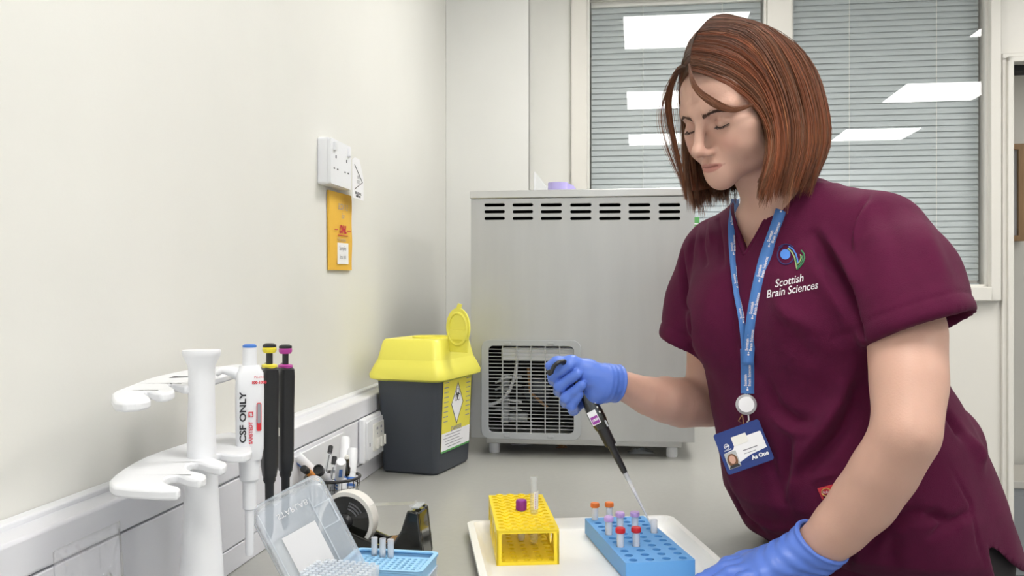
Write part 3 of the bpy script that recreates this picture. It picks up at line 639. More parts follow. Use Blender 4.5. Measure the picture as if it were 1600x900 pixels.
# ------------------------------------------------------------------ pens in a mesh cup
pc = P(520, 745, 1.66); cz = pc.z-BZ
cup = thing('pen_cup', 'black wire mesh pen cup mostly hidden behind the tape dispenser', 'cup', (pc.x, pc.y, BZ))
MB().tube([(.050*math.cos(a*.2618), .050*math.sin(a*.2618), cz) for a in range(24)], .0028, 8, closed=True).build('rim', 'black', cup)
g = MB(); g.lathe([(.040, 0), (.041, .002)], 24)
for i in range(24):
    a = 2*math.pi*i/24; g.tube([(.041*math.cos(a), .041*math.sin(a), .001), (.050*math.cos(a), .050*math.sin(a), cz)], .0008, 4)
for j in range(1, 6):
    r = .041+.009*j/6; g.tube([(r*math.cos(a*.2618), r*math.sin(a*.2618), cz*j/6) for a in range(24)], .0008, 4, closed=True)
g.build('wire_mesh', 'black', cup)
def pen(px, py, py2, px2, y, kind, lab):                  # top px,py; leans so that it passes px2,py2 at the cup rim
    top = P(px, py, y); mid = P(px2, py2, 1.655); d = (top-mid).normalized()
    # slide the foot down until it meets the inside of the cup
    foot = top.copy()
    while foot.z > BZ+.008 and math.hypot(foot.x-d.x*.004-pc.x, foot.y-d.y*.004-pc.y) < .2 and (top-foot).length < .15: foot -= d*.004
    L = (top-foot).length
    t = thing('pen', lab, 'pen', foot, 0, 'pens in the mesh cup'); t.rotation_mode = 'QUATERNION'; t.rotation_quaternion = d.to_track_quat('Z', 'Y')
    if kind == 'marker_white':
        MB().lathe([(.004, 0), (.0085, .01), (.0085, L-.045)], 20).build('barrel', 'white', t); MB().lathe([(.0093, L-.045), (.0093, L-.004), (.008, L), (0, L)], 20).build('cap', 'white', t)
        b = MB(); 
        for q in range(3): b.lathe([(.0088, L-.06-.012*q), (.0088, L-.055-.012*q)], 20)
        b.build('blue_print', 'bbut', t)
        b = MB(); Tt = frame((0, -.0094, L-.025), (0, 0, 1), (-1, 0, 0)); b.plate(rrect(-.013, -.003, .013, .003, .001), [], 0, .0006, Tt); b.build('cap_print', 'bbut', t)
    elif kind == 'biro':
        MB().lathe([(.0012, 0), (.0040, .015), (.0040, L-.014)], 6).build('barrel', 'clear', t); MB().lathe([(.0012, .005), (.0012, L-.02)], 8).build('refill', 'ink', t)
        MB().lathe([(.0046, L-.015), (.0046, L-.001), (.0035, L), (0, L)], 12).build('cap', 'black', t)
    elif kind == 'orange':
        MB().lathe([(.002, 0), (.0062, .02), (.0062, L-.016)], 18).build('barrel', 'orangepen', t); MB().lathe([(.0066, L-.016), (.0066, L-.001), (.005, L), (0, L)], 18).build('end_cap', 'black', t)
    elif kind == 'marker_black':
        MB().lathe([(.003, 0), (.0085, .01), (.0085, L-.013)], 18).build('barrel', 'white', t); MB().lathe([(.0092, L-.013), (.0092, L), (.0075, L), (.0075, L-.004), (0, L-.004)], 18).build('cap', 'black', t)
    elif kind == 'dropper':
        MB().lathe([(.003, 0), (.0055, .01), (.0055, L-.035)], 18).build('barrel', 'black', t); MB().lathe([(.0075, L-.035), (.0075, L-.022), (.0048, L-.018), (.0048, L-.004)], 18).build('cap', 'gblack', t); MB().lathe([(.0046, L-.004), (.004, L+.001), (0, L+.002)], 16).build('tip', 'cream', t)
    return t
pen(463, 711, 740, 492, 1.63, 'marker_white', 'white marker pen leaning out to the left above the orange pen')
pen(474, 732, 748, 495, 1.60, 'orange', 'orange pen with a black end leaning to the left')
pen(497, 733, 756, 514, 1.59, 'marker_black', 'fat white marker with a black open cap just right of the orange pen')
pen(517, 697, 745, 508, 1.70, 'biro', 'clear ballpoint pen with a black cap, taller of the two clear ones')
pen(523, 713, 750, 518, 1.67, 'biro', 'clear ballpoint pen with a black cap, shorter of the two clear ones')
pen(540, 684, 745, 536, 1.70, 'marker_white', 'tallest white marker pen with blue print, standing upright')
pen(551, 701, 750, 548, 1.68, 'marker_white', 'white marker pen with blue print at the right end of the cup')
pen(533, 721, 750, 530, 1.61, 'marker_white', 'short white marker with a round cap in front of the black dropper pen')
pen(542, 713, 745, 541, 1.65, 'dropper', 'black pen with a cream tip between the white markers')
# ------------------------------------------------------------------ tape dispenser
# axis of the dispenser runs from the roll at left to the cutter at right
tdp = P(560, 850, 1.50); ang = math.atan2(-.050, .135)
d0 = onz(560, 862, BZ+.005)
td = thing('tape_dispenser', 'glossy black desktop tape dispenser with a tall cutter end', 'tape dispenser', (-.225, 1.44, BZ), math.radians(-12))
prof = [(-.085, 0), (.088, 0), (.094, .02), (.086, .090), (.068, .092), (.058, .060), (.045, .040), (.020, .036), (-.035, .056), (-.065, .060), (-.085, .045)]
bd_ = MB().plate(prof, [], -.004, .004, Matrix.Translation((0, -.024, 0)) @ RX).plate(prof, [], -.004, .004, Matrix.Translation((0, .024, 0)) @ RX)
low = [(-.085, 0), (.088, 0), (.094, .02), (.0855, .088), (.070, .090), (.060, .055), (.045, .030), (.0, .024), (-.05, .014), (-.085, .014)]
bd_.plate(low, [], -.021, .021, RX); bo = bd_.build('dispenser_body', 'gblack', td, bevel=.0025)
MB().box((.078, 0, .0945), (.012, .036, .003)).build('blade_holder', 'grey', td, bevel=.001)
sm_ = MB(); nn = 16; V = []
for i in range(nn): V += [(.071, -.018+.036*i/(nn-1), .094), (.068, -.018+.036*(i+.5)/(nn-1), .0975)]
sm_.raw(V, [(i, i+1, i+2) for i in range(2*nn-2)]).build('serrated_blade', 'steel2', td)
MB().box((.045, 0, .0385), (.03, .036, .002)).build('rubber_pad', 'brass', td)
rl = thing('adhesive_tape_roll', 'roll of clear tape on a black core in the dispenser', 'tape', (-.225-.040*math.cos(math.radians(-12)), 1.44-.040*math.sin(math.radians(-12)), BZ+.066), math.radians(-12))
RY = Matrix.Rotation(math.pi/2, 4, 'X')
MB().lathe([(.040, -.0125), (.0465, -.0125), (.0465, .0125), (.040, .0125)], 56, RY, close=True).build('tape', 'tape', rl)
MB().lathe([(.012, -.012), (.0395, -.010), (.0398, -.0125), (.0398, .0125), (.0395, .010), (.012, .012)], 40, RY, close=True).build('core_hub', 'gblack', rl)
c_ = MB().lathe([(.0, -.019), (.007, -.019), (.0115, -.013), (.0115, .013), (.007, .019), (0, .019)], 24, RY)
c_.build('spindle', 'black', rl)
t = MB(); Tt = frame((0, -.0128, 0), (1, 0, 0), (0, 0, 1))
for k in range(7):
    a0 = math.radians(75-7*k)
    for j in range(3): decal(t, 'X0', Tt, .0038, math.cos(a0)*(.030-.005*j), math.sin(a0)*(.030-.005*j), -.0002, rot=a0-math.pi/2)
t.build('core_print', 'greyink', rl, smooth=0)
MB().raw([(.040, -.011, .026), (.040, .011, .026), (.112, -.011, .0325), (.112, .011, .0325)], [(0, 2, 3, 1)]).build('free_tape', 'clear', rl, smooth=0)
# ------------------------------------------------------------------ tip box (light blue), its hinged clear lid, filter tips, three tubes
tb = thing('pipette_tip_box', 'light blue pipette tip box with a clear base in the front left', 'tip box', (-.172, 1.245, BZ), math.radians(-10))
loft(MB(), [(.056, .042, .008, 0), (.060, .046, .010, .030), (.061, .047, .010, .046)], capt=True).build('clear_base', 'clear2', tb)
ins = MB(); loft(ins, [(.0585, .0445, .009, .040), (.0595, .0455, .009, .058), (.0615, .0475, .010, .060), (.0615, .0475, .010, .063)], capt=False)
ins.plate(rrect(-.0615, -.0475, .0615, .0475, .010), [rrect(-.055, -.041, .055, .041, .006)], .0612, .0632)
ins.build('blue_insert', 'lblue', tb)
hl = [circ(-.0495+.009*i, -.0355+.009*j, .0031, 8) for i in range(12) for j in range(8) if j*.009 < .075]
MB().plate(rrect(-.0552, -.0412, .0552, .0412, .006), hl, .0535, .056).build('hole_plate', 'lblue', tb, smooth=0)
MB().box((.004, .052, .054), (.035, .010, .014)).build('latch', 'lblue', tb, bevel=.003)
TbM = Matrix.Translation(tb.location) @ Matrix.Rotation(math.radians(-10), 4, 'Z')
lbt = ['left', 'middle', 'right']
for k, (px, py) in enumerate(((585, 868), (598, 870), (610.5, 871))):
    q = onz(px, py, BZ+.056)
    tt = thing('sample_tube', 'small open clear tube standing on the tip box, %s one of the row of three' % lbt[k], 'tube', q, 0, 'open tubes on the tip box')
    MB().lathe([(.0042, 0), (.0046, .001), (.0048, .026), (.0040, .0265), (.0038, .004), (0, .003)], 20).build('tube_body', 'tubec', tt)
    MB().lathe([(0, .0032), (.0037, .0034), (.0037, .0075), (0, .0076)], 16).build('contents', 'milk', tt)
# lid: open clear box standing on edge, tilted, hinged side to the right
LW, LH, LD = .098, .082, .032
lx = Vector((.92, .12, -.42)).normalized()
c0, c1, c2 = P(394, 806, 1.19), P(499, 748, 1.22), P(553, 853, 1.22)
ux = (c2-c1).normalized(); uy = (c0-c1); W_ = (c2-c1).length+.045; H_ = uy.length
Tl2 = frame(c1, ux, uy); Tl2 = frame(c1, ux, -uy)
# local frame: origin at the top right corner, +x runs down the right side, y runs to the right; the lid fills -y
tl = thing('tip_box_lid', 'clear hinged tip box lid with a white label standing open at left', 'lid'); tl.matrix_world = Tl2
g = MB(); n_ = Tl2.to_3x3().col[2]
sgn = 1 if n_.y < 0 else -1                                # +z towards the viewer?
outer = rrect(0, -H_, W_, 0, .014, 6); inner = rrect(.003, -H_+.003, W_-.003, -.003, .012, 6)
zf, zb2 = sgn*.0, -sgn*LD
n = len(outer); V = [(x, y, zf) for x, y in inner]+[(x, y, zf-sgn*.004) for x, y in outer]+[(W_/2+(x-W_/2)*1.05, -H_/2+(y+H_/2)*1.05, zb2) for x, y in outer]+[(W_/2+(x-W_/2)*1.09, -H_/2+(y+H_/2)*1.09, zb2-sgn*.001) for x, y in outer]
Fc = [(j*n+i, j*n+(i+1) % n, (j+1)*n+(i+1) % n, (j+1)*n+i) for j in range(3) for i in range(n)]+[tuple(range(n))]
g.raw(V, Fc); o = g.build('lid_shell', 'lidclear', tl, smooth=40); sm = o.modifiers.new('s', 'SOLIDIFY'); sm.thickness = .0012
g = MB(); g.box((W_*.48, -.024, zf+sgn*.001), (W_*.75, .0015, .0015)); g.box((.03, -.012, zf+sgn*.001), (.0015, .024, .0015)); g.box((.062, -.012, zf+sgn*.001), (.0015, .024, .0015)); g.box((.046, -.001, zf+sgn*.001), (.032, .0015, .0015)); g.box((W_*.42, -H_*.93, zf+sgn*.001), (W_*.8, .0012, .0012))
g.build('moulded_rib', 'clear2', tl)
tlb = MB().box((W_*.52, -H_*.55, zf+sgn*.0022), (.062, .048, .0006)).build('label', 'paper', tl)
g = MB(); Tz = Matrix.Translation((.018, -H_*.50, zf+sgn*.0022)) @ Matrix.Rotation(math.pi/2+(0 if sgn > 0 else 0), 4, 'Z')
if sgn < 0: Tz = Tz @ Matrix.Rotation(math.pi, 4, 'Y')
decal(g, 'STARLAB', Tz @ Matrix.Rotation(math.pi, 4, 'Z'), .011, 0, 0, .0006, sx=-1); g.build('moulded_lettering', 'paper', tl, smooth=0)
# filter tips standing in their rack in front
fr_ = thing('filter_tip_rack', 'rack of frosted clear filter tips in the front of the tip box', 'tip rack', (-.218, 1.135, BZ), math.radians(-14))
loft(MB(), [(.044, .036, .006, .0), (.046, .038, .006, .052), (.046, .038, .006, .056)]).build('rack_base', 'clear2', fr_)
tipm = MB().lathe([(.0018, .0), (.0030, .018), (.0036, .019), (.0036, .028), (.0030, .028)], 10).build('tip', 'clear2', fr_)
i_ = 0
for i in range(10):
    for j in range(8):
        if math.hypot((i-4.5)/5.3, (j-3.5)/4.4) > 1.08: continue
        o = tipm if i_ == 0 else tipm.copy()
        if i_: COL.objects.link(o); o.parent = fr_
        i_ += 1; o.location = (-.0405+.009*i, -.0315+.009*j, .0565)
# ------------------------------------------------------------------ tray with racks
ta = math.radians(6.3); TW, TL = .375, .46
tc = Vector((.106, 1.632, 0)); ty = Vector((-math.sin(ta), math.cos(ta), 0)); tcc = tc-ty*TL/2
tray = thing('sample_tray', 'white rectangular plastic tray on the grey bench', 'tray', (tcc.x, tcc.y, BZ), ta)
def rp(hx, hy, r, z): return [(x, y, z) for x, y in rrect(-hx, -hy, hx, hy, r, 6)]
rings = [rp(TW/2-.016, TL/2-.016, .012, 0), rp(TW/2-.008, TL/2-.008, .016, .018), rp(TW/2, TL/2, .018, .0185), rp(TW/2+.001, TL/2+.001, .019, .014), rp(TW/2+.001, TL/2+.001, .019, .0215), rp(TW/2-.010, TL/2-.010, .015, .0225), rp(TW/2-.020, TL/2-.020, .011, .0065), rp(TW/2-.026, TL/2-.026, .008, .0055)]
n = len(rings[0]); V = [p for r in rings for p in r]
Fc = [(j*n+i, j*n+(i+1) % n, (j+1)*n+(i+1) % n, (j+1)*n+i) for j in range(len(rings)-1) for i in range(n)]+[tuple(range(n-1, -1, -1)), tuple(7*n+i for i in range(n))]
MB().raw(V, Fc).build('tray_body', 'tray', tray, smooth=50)
TZ = BZ+.0058
# yellow rack: width .098, length .235, height .056
ya = math.radians(4.5); YW, YL, YH = .0985, .238, .0555
fl_ = onz(776, 828.7, TZ+YH); yd = Vector((-math.sin(ya), math.cos(ya), 0)); yx = Vector((math.cos(ya), math.sin(ya), 0))
yc = fl_+yx*YW/2+yd*YL/2
yr = thing('tube_rack', 'yellow plastic test tube rack with open ends on the tray', 'tube rack', (yc.x, yc.y, TZ), ya)
hs_ = [circ(-.0395+.01975*i, -.105+.021*j, .0054, 12) for i in range(5) for j in range(11)]
top_ = MB().plate(rrect(-YW/2, -YL/2, YW/2, YL/2, .002), hs_, YH-.004, YH)
for i in range(6):
    for j in range(12): 
        x, y = -.0494+.01975*i, -.1155+.021*j
        if abs(x) < YW/2-.001: top_.box((x, y, YH+.0008), (.0085, .0085, .0022), math.pi/4)
top_.build('top_deck', 'ryellow', yr, smooth=0)
MB().plate(rrect(-YW/2+.002, -YL/2+.002, YW/2-.002, YL/2-.002, .002), [circ(-.0395+.01975*i, -.105+.021*j, .0055, 10) for i in range(5) for j in range(11)], .001, .004).build('bottom_deck', 'ryellow', yr, smooth=0)
for s_ in (-1, 1):
    Ts = Matrix.Translation((s_*(YW/2-.0015), 0, 0)) @ Matrix(((0, 0, 1, 0), (1, 0, 0, 0), (0, 1, 0, 0), (0, 0, 0, 1)))
    MB().plate(rrect(-YL/2, 0, YL/2, YH-.004, .001), [circ(-YL/2+.035+.056*j, YH*.46, .018, 24) for j in range(4)], -.0015, .0015, Ts).build('side_wall', 'ryellow', yr, smooth=40)
    Te = Matrix.Translation((0, s_*(YL/2-.0015), 0)) @ RX
    MB().plate(rrect(-YW/2, 0, YW/2, YH-.002, .001), [rrect(-YW/2+.008, .005, YW/2-.008, YH-.006, .002)], -.0015, .0015, Te).build('end_frame', 'ryellow', yr, smooth=40)
def hole_at(px, py, z, c, a, xs, ys):                     # nearest hole centre to a sight line
    q = onz(px, py, z); d = q-c; lx_, ly_ = d.x*math.cos(a)+d.y*math.sin(a), -d.x*math.sin(a)+d.y*math.cos(a)
    x = min(xs, key=lambda v: abs(v-lx_)); y = min(ys, key=lambda v: abs(v-ly_))
    return Vector((c.x+x*math.cos(a)-y*math.sin(a), c.y+x*math.sin(a)+y*math.cos(a), 0))
xs = [-.0395+.01975*i for i in range(5)]; ys = [-.105+.021*j for j in range(11)]
h = hole_at(839, 802, TZ+YH, yc, ya, xs, ys)
gt = thing('test_tube', 'tall clear glass test tube with a white label in the yellow rack', 'test tube', (h.x, h.y, TZ+.004))
MB().lathe([(0, .0005), (.004, .0015), (.0062, .005), (.0067, .010), (.0067, .113), (.0060, .1135), (.0058, .010), (.0035, .0045), (0, .0035)], 24).build('glass_body', 'glasstube', gt)
V, Fc = [], []
for i in range(9):
    a = math.radians(-95+12*i); V += [(.0071*math.cos(a), .0071*math.sin(a), .060), (.0071*math.cos(a), .0071*math.sin(a), .090)]
lb_ = MB().raw(V, [(2*i, 2*i+2, 2*i+3, 2*i+1) for i in range(8)]).build('paper_label', 'paper', gt)
t = MB()
for k in range(9): t.raw([(.0074*math.cos(a), .0074*math.sin(a), .062+.0029*k+dz) for dz in (0, .0012) for a in (math.radians(-80), math.radians(-66))], [(0, 1, 3, 2)])
t.build('label_print', 'purple', lb_, smooth=0)
h = hole_at(812, 797, TZ+YH, yc, ya, xs, ys)
pt = thing('blood_tube', 'blood tube with a ribbed purple cap in the yellow rack', 'test tube', (h.x, h.y, TZ+.004))
MB().lathe([(0, .0005), (.004, .0015), (.0062, .005), (.0064, .010), (.0064, .054), (.0056, .054), (.0054, .01), (0, .004)], 24).build('tube_body', 'tubec', pt)
cp = []
for z in (.0535, .0545, .069, .0705):
    cp.append((.0087 if z in (.0545, .069) else .0080, z))
c_ = MB().lathe(cp, 24)
for i in range(24): a = 2*math.pi*i/24; c_.box((.0088*math.cos(a), .0088*math.sin(a), .0615), (.0009, .0009, .014), a)
c_.build('cap', 'purple', pt)
# blue rack
ba = math.radians(8.6); BRW, BRL, BRH = .1075, .262, .0285
bl0 = onz(977.5, 880, TZ+BRH); bx_ = Vector((math.cos(ba), math.sin(ba), 0)); by_ = Vector((-math.sin(ba), math.cos(ba), 0))
bc = bl0+bx_*BRW/2+by_*BRL/2
br = thing('tube_rack', 'blue block tube rack with rows of round holes on the tray', 'tube rack', (bc.x, bc.y, TZ), ba)
bxs = [-.0385+.0257*i for i in range(4)]; bys = [-.118+.0236*j for j in range(11)]
MB().plate(rrect(-BRW/2, -BRL/2, BRW/2, BRL/2, .002), [circ(x, y, .0066, 18) for x in bxs for y in bys], .0025, BRH).build('rack_block', 'rblue', br, smooth=0)
MB().plate(rrect(-BRW/2+.002, -BRL/2+.002, BRW/2-.002, BRL/2-.002, .002), [], .0, .0035).build('rack_floor', 'rblue', br, smooth=0)
grp = 'capped tubes in the blue rack'; proto = {}
def ctube(px, py, cap, label):
    h = hole_at(px, py, TZ+BRH, bc, ba, bxs, bys); loc = (h.x, h.y, TZ+.0038)
    if cap in proto: return dup(proto[cap], loc, label)
    t = thing('sample_tube', label, 'tube', loc, 0, grp)
    MB().lathe([(.0030, 0), (.0050, .006), (.0056, .010), (.0060, .046), (.0052, .046), (.0048, .010), (0, .007)], 22).build('tube_body', 'tubec', t)
    MB().lathe([(0, .0072), (.0046, .0074), (.0050, .034), (0, .0345)], 16).build('contents', 'milk', t)
    if cap:
        c = MB().lathe([(.0068, .0462), (.0073, .047), (.0073, .0535), (.0066, .0545), (0, .0546)], 24)
        for i in range(20): a = 2*math.pi*i/20; c.box((.0074*math.cos(a), .0074*math.sin(a), .050), (.0008, .0009, .006), a)
        c.build('cap', cap, t)
    proto[cap] = t; return t
ctube(929, 812, 'orange', 'orange capped sample tube at the back left corner of the blue rack')
ctube(952, 813, 'orange', 'orange capped sample tube, second from the left in the back row')
ctube(945, 832, 'lav', 'lavender capped sample tube in the leftmost column of the blue rack')
ctube(968, 826, 'lav', 'lavender capped sample tube behind the left red capped tube')
ctube(995, 824, 'lav', 'lavender capped sample tube behind the right red capped tube')
ctube(968, 854, 'redcap', 'red capped sample tube, left of the two red ones')
ctube(995, 853, 'redcap', 'red capped sample tube, right of the two red ones')
ot = ctube(1020, 829, None, 'open uncapped sample tube under the pipette tip')
TUBE = ot.location.copy()
# ------------------------------------------------------------------ distance field modelling
class Field:
    def __init__(s, xs, ys, zs):
        s.x, s.y, s.z = [np.asarray(a, np.float32) for a in (xs, ys, zs)]
        s.d = np.full((len(s.x), len(s.y), len(s.z)), .5, np.float32)
    def sl(s, lo, hi):
        r = []
        for a, l, h in zip((s.x, s.y, s.z), lo, hi):
            i, j = np.searchsorted(a, l), np.searchsorted(a, h); r.append(slice(max(0, i-1), min(len(a), j+1)))
        return tuple(r)
    def op(s, fn, lo, hi, mode='u', k=.01):
        m = k+.02 if mode == 'u' else k+.002
        S = s.sl([a-m for a in lo], [b+m for b in hi])
        X, Y, Z = s.x[S[0]][:, None, None], s.y[S[1]][None, :, None], s.z[S[2]][None, None, :]
        if min(X.size, Y.size, Z.size) == 0: return
        e = fn(X, Y, Z).astype(np.float32); d = s.d[S]
        if mode == 'u':
            h = np.clip(.5+.5*(d-e)/k, 0, 1); s.d[S] = d*(1-h)+e*h-k*h*(1-h)
        elif mode == 's':
            h = np.clip(.5-.5*(d+e)/k, 0, 1); s.d[S] = d*(1-h)-e*h+k*h*(1-h)
        elif mode == 'i': s.d[S] = np.maximum(d, e)
    def cap(s, a, b, r0, r1=None, k=.01, mode='u', flat=None):
        r1 = r0 if r1 is None else r1; a = np.array(a, np.float32); b = np.array(b, np.float32); ab = b-a; L2 = max(float(ab@ab), 1e-12); R = max(r0, r1)
        def fn(X, Y, Z):
            px, py, pz = X-a[0], Y-a[1], Z-a[2]; t = np.clip((px*ab[0]+py*ab[1]+pz*ab[2])/L2, 0, 1)
            return np.sqrt((px-t*ab[0])**2+(py-t*ab[1])**2+(pz-t*ab[2])**2)-(r0+(r1-r0)*t)
        s.op(fn, np.minimum(a, b)-R, np.maximum(a, b)+R, mode, k)
    def chain(s, pts, rs, k=.01, mode='u'):
        for i in range(len(pts)-1): s.cap(pts[i], pts[i+1], rs[i], rs[i+1], k, mode)
    def ell(s, c, r, R=None, k=.01, mode='u'):
        c = np.array(c, np.float32); R = np.eye(3) if R is None else np.array(R); mr = max(r)
        def fn(X, Y, Z):
            p = (X-c[0], Y-c[1], Z-c[2]); q = [(p[0]*R[0][i]+p[1]*R[1][i]+p[2]*R[2][i]) for i in range(3)]   # columns of R are the axes
            k0 = np.sqrt((q[0]/r[0])**2+(q[1]/r[1])**2+(q[2]/r[2])**2); k1 = np.sqrt((q[0]/r[0]**2)**2+(q[1]/r[1]**2)**2+(q[2]/r[2]**2)**2)
            return k0*(k0-1)/np.maximum(k1, 1e-6)
        s.op(fn, c-mr, c+mr, mode, k)
    def mesh(s):
        d = s.d; sg = d < 0; nx, ny, nz = d.shape
        acc = np.zeros((nx-1, ny-1, nz-1, 3), np.float32); cnt = np.zeros((nx-1, ny-1, nz-1), np.float32)
        sgi = sg.astype(np.int8); tot = sum(sgi[i:nx-1+i, j:ny-1+j, l:nz-1+l] for i in (0, 1) for j in (0, 1) for l in (0, 1))
        act = (tot > 0) & (tot < 8); I, J, L = np.nonzero(act); n = len(I)
        acc = np.zeros((n, 3)); cnt = np.zeros(n); C = (s.x, s.y, s.z)
        for ax in range(3):
            o = [a for a in range(3) if a != ax]
            for u in (0, 1):
                for v in (0, 1):
                    a = [I, J, L]; a[o[0]] = a[o[0]]+u; a[o[1]] = a[o[1]]+v; b = list(a); b[ax] = b[ax]+1
                    da, db = d[tuple(a)], d[tuple(b)]; m = (da < 0) != (db < 0)
                    t = np.where(m, da/np.where(m, da-db, 1), 0)
                    for c in range(3):
                        pa = C[c][a[c]]; pb = C[c][b[c]]; acc[:, c] += np.where(m, pa+t*(pb-pa), 0)
                    cnt += m
        V = acc/cnt[:, None]; idx = np.full(act.shape, -1, np.int64); idx[I, J, L] = np.arange(n); Q = []
        for ax in range(3):
            o = [a for a in range(3) if a != ax]
            A = [slice(1, -1)]*3; A[ax] = slice(0, -1); B = list(A); B[ax] = slice(1, None)
            ch = sg[tuple(A)] != sg[tuple(B)]; c = list(np.nonzero(ch)); c[o[0]] = c[o[0]]+1; c[o[1]] = c[o[1]]+1
            ins = sg[tuple(c)]
            def at(u, v):
                e = list(c); e[o[0]] = e[o[0]]-u; e[o[1]] = e[o[1]]-v; return idx[tuple(e)]
            q = np.stack([at(1, 1), at(0, 1), at(0, 0), at(1, 0)], 1)
            fl = ins if ax != 1 else ~ins
            q[~fl] = q[~fl][:, ::-1]; Q.append(q)
        Q = np.concatenate(Q); Q = Q[(Q >= 0).all(1)]
        return V, Q
def relax(V, Q, it=2, lam=.5):
    E = np.concatenate([Q[:, [0, 1]], Q[:, [1, 2]], Q[:, [2, 3]], Q[:, [3, 0]]]); E = np.concatenate([E, E[:, ::-1]])
    n = len(V); dg = np.bincount(E[:, 0], minlength=n).astype(float); dg[dg == 0] = 1
    for _ in range(it):
        S = np.stack([np.bincount(E[:, 0], weights=V[E[:, 1], c], minlength=n) for c in range(3)], 1)/dg[:, None]
        V = V+lam*(S-V)
    return V
def to_obj(name, V, Q, m, parent=None, cols=None):
    me = bpy.data.meshes.new(name); me.vertices.add(len(V)); me.vertices.foreach_set('co', V.astype(np.float32).ravel())
    me.loops.add(len(Q)*4); me.loops.foreach_set('vertex_index', Q.astype(np.int32).ravel()); me.polygons.add(len(Q)); me.polygons.foreach_set('loop_start', np.arange(0, len(Q)*4, 4, dtype=np.int32))
    me.update(calc_edges=True); me.validate(); me.materials.append(M[m]); me.shade_smooth()
    if cols is not None:
        a = me.color_attributes.new('Col', 'FLOAT_COLOR', 'POINT'); a.data.foreach_set('color', np.concatenate([cols, np.ones((len(cols), 1))], 1).astype(np.float32).ravel())
    o = bpy.data.objects.new(name, me); COL.objects.link(o)
    if parent: o.parent = parent
    return o
def grid(lo, hi, fine, segs):                             # coordinates: fine step inside the given intervals
    out = [lo]
    while out[-1] < hi:
        st = fine
        for a, b, s_ in segs:
            if a <= out[-1] < b: st = s_
        out.append(out[-1]+st)
    return out
def nrm3(V, Q):
    a = V[Q[:, 2]]-V[Q[:, 0]]; b = V[Q[:, 3]]-V[Q[:, 1]]; f = np.cross(a, b); N = np.zeros_like(V)
    for i in range(4): 
        for c in range(3): N[:, c] += np.bincount(Q[:, i], weights=f[:, c], minlength=len(V))
    return N/np.maximum(np.linalg.norm(N, axis=1, keepdims=True), 1e-9)
# ------------------------------------------------------------------ the person: frames and joints
YAW, PIT, ROL = math.radians(56), math.radians(24), math.radians(1)
fh = Vector((-math.sin(YAW), -math.cos(YAW), 0)); lh = Vector((math.cos(YAW), -math.sin(YAW), 0)); zh = Vector((0, 0, 1))
HC = P(1154, 172, 1.392)
HM = Matrix((lh, fh, zh)).transposed()                    # yaw frame: columns left, forward, up
HP = HM @ Matrix.Rotation(-PIT, 3, 'X') @ Matrix.Rotation(ROL, 3, 'Y')
HS = 1.0
def H(l, f, u): return HC+HP @ Vector((l, f, u))*HS
HR = np.array(HP)
FD_ = Vector((-.79, -.61, 0)).normalized(); SD = Vector((.61, -.79, 0)).normalized()
# torso sections: z, centre x, y, half width (side), half depth (facing)
TS = [(.40, .66, 1.55, .17, .13), (.80, .66, 1.54, .185, .14), (.90, .640, 1.52, .205, .165), (.93, .612, 1.505, .212, .190), (1.0, .580, 1.495, .218, .200), (1.08, .556, 1.492, .210, .186), (1.185, .516, 1.487, .194, .164),
      (1.288, .494, 1.475, .186, .150), (1.36, .474, 1.468, .182, .130), (1.43, .462, 1.462, .165, .088), (1.465, .457, 1.462, .13, .066), (1.50, .455, 1.464, .08, .050)]
TSa = np.array(TS)
def torso_fn(off):
    def fn(X, Y, Z):
        z = np.clip(Z, TSa[0, 0], TSa[-1, 0]); cx, cy, ra, rb = [np.interp(z.ravel(), TSa[:, 0], TSa[:, i]).reshape(z.shape) for i in (1, 2, 3, 4)]
        a = (X-cx)*SD.x+(Y-cy)*SD.y; b = (X-cx)*FD_.x+(Y-cy)*FD_.y; ra, rb = ra+off, rb+off
        q = (np.abs(a/ra)**2.3+np.abs(b/rb)**2.3)**(1/2.3); r = (q-1)*np.minimum(ra, rb)
        return np.maximum(r, np.maximum(Z-(TSa[-1, 0]+off), .42-Z))
    return fn
shL, elL, wrL = P(1378, 372, 1.345), P(1417, 676, 1.175), P(1280, 852, 1.275)
shR, elR, wrR = P(1120, 405, 1.59), P(1108, 630, 1.63), P(955, 598, 1.515)
wrR2 = P(968, 600, 1.525)
nk0, nk1 = H(0, -.012, -.045), Vector((.448, 1.462, 1.455))
TLO, THI = (.20, 1.15, .40), (.95, 1.80, 1.55)
def torso(Fd, off, k=.01): Fd.op(torso_fn(off), TLO, THI, 'u', k)
def bust(Fd, off):
    for s_ in (-1, 1):
        z = 1.29; c = Vector((.494, 1.475, z))+SD*(.080*s_)+FD_*(.085); Fd.ell(c, (.080+off, .070+off, .085+off), k=.05)
# ------------------------------------------------------------------ skin: head, neck, chest, arms as one surface
lo = (.06, 1.05, .86); hi = (.95, 1.80, 1.80)
fx = grid(lo[0], hi[0], .005, [(.235, .47, .0016)]); fy = grid(lo[1], hi[1], .005, [(1.235, 1.50, .0016)]); fz_ = grid(lo[2], hi[2], .005, [(1.455, 1.78, .0016)])
B = Field(fx, fy, fz_)
torso(B, -.021); bust(B, -.021)
for s_, sh in ((1, shL), (-1, shR)): B.cap(Vector((.458, 1.462, 1.425)), sh, .045, .052, k=.05)
B.chain([shL, P(1417, 520, 1.25), P(1420, 600, 1.21), elL], [.050, .0535, .051, .0440], k=.005)
B.chain([elL, P(1382, 737, 1.205), P(1351, 783, 1.232), P(1314, 823, 1.255), P(1280, 855, 1.277), wrL.lerp(elL, -.12)], [.0440, .0445, .0440, .0385, .0335, .030], k=.006)
B.chain([shR, shR.lerp(elR, .5), elR], [.050, .046, .0430], k=.01)
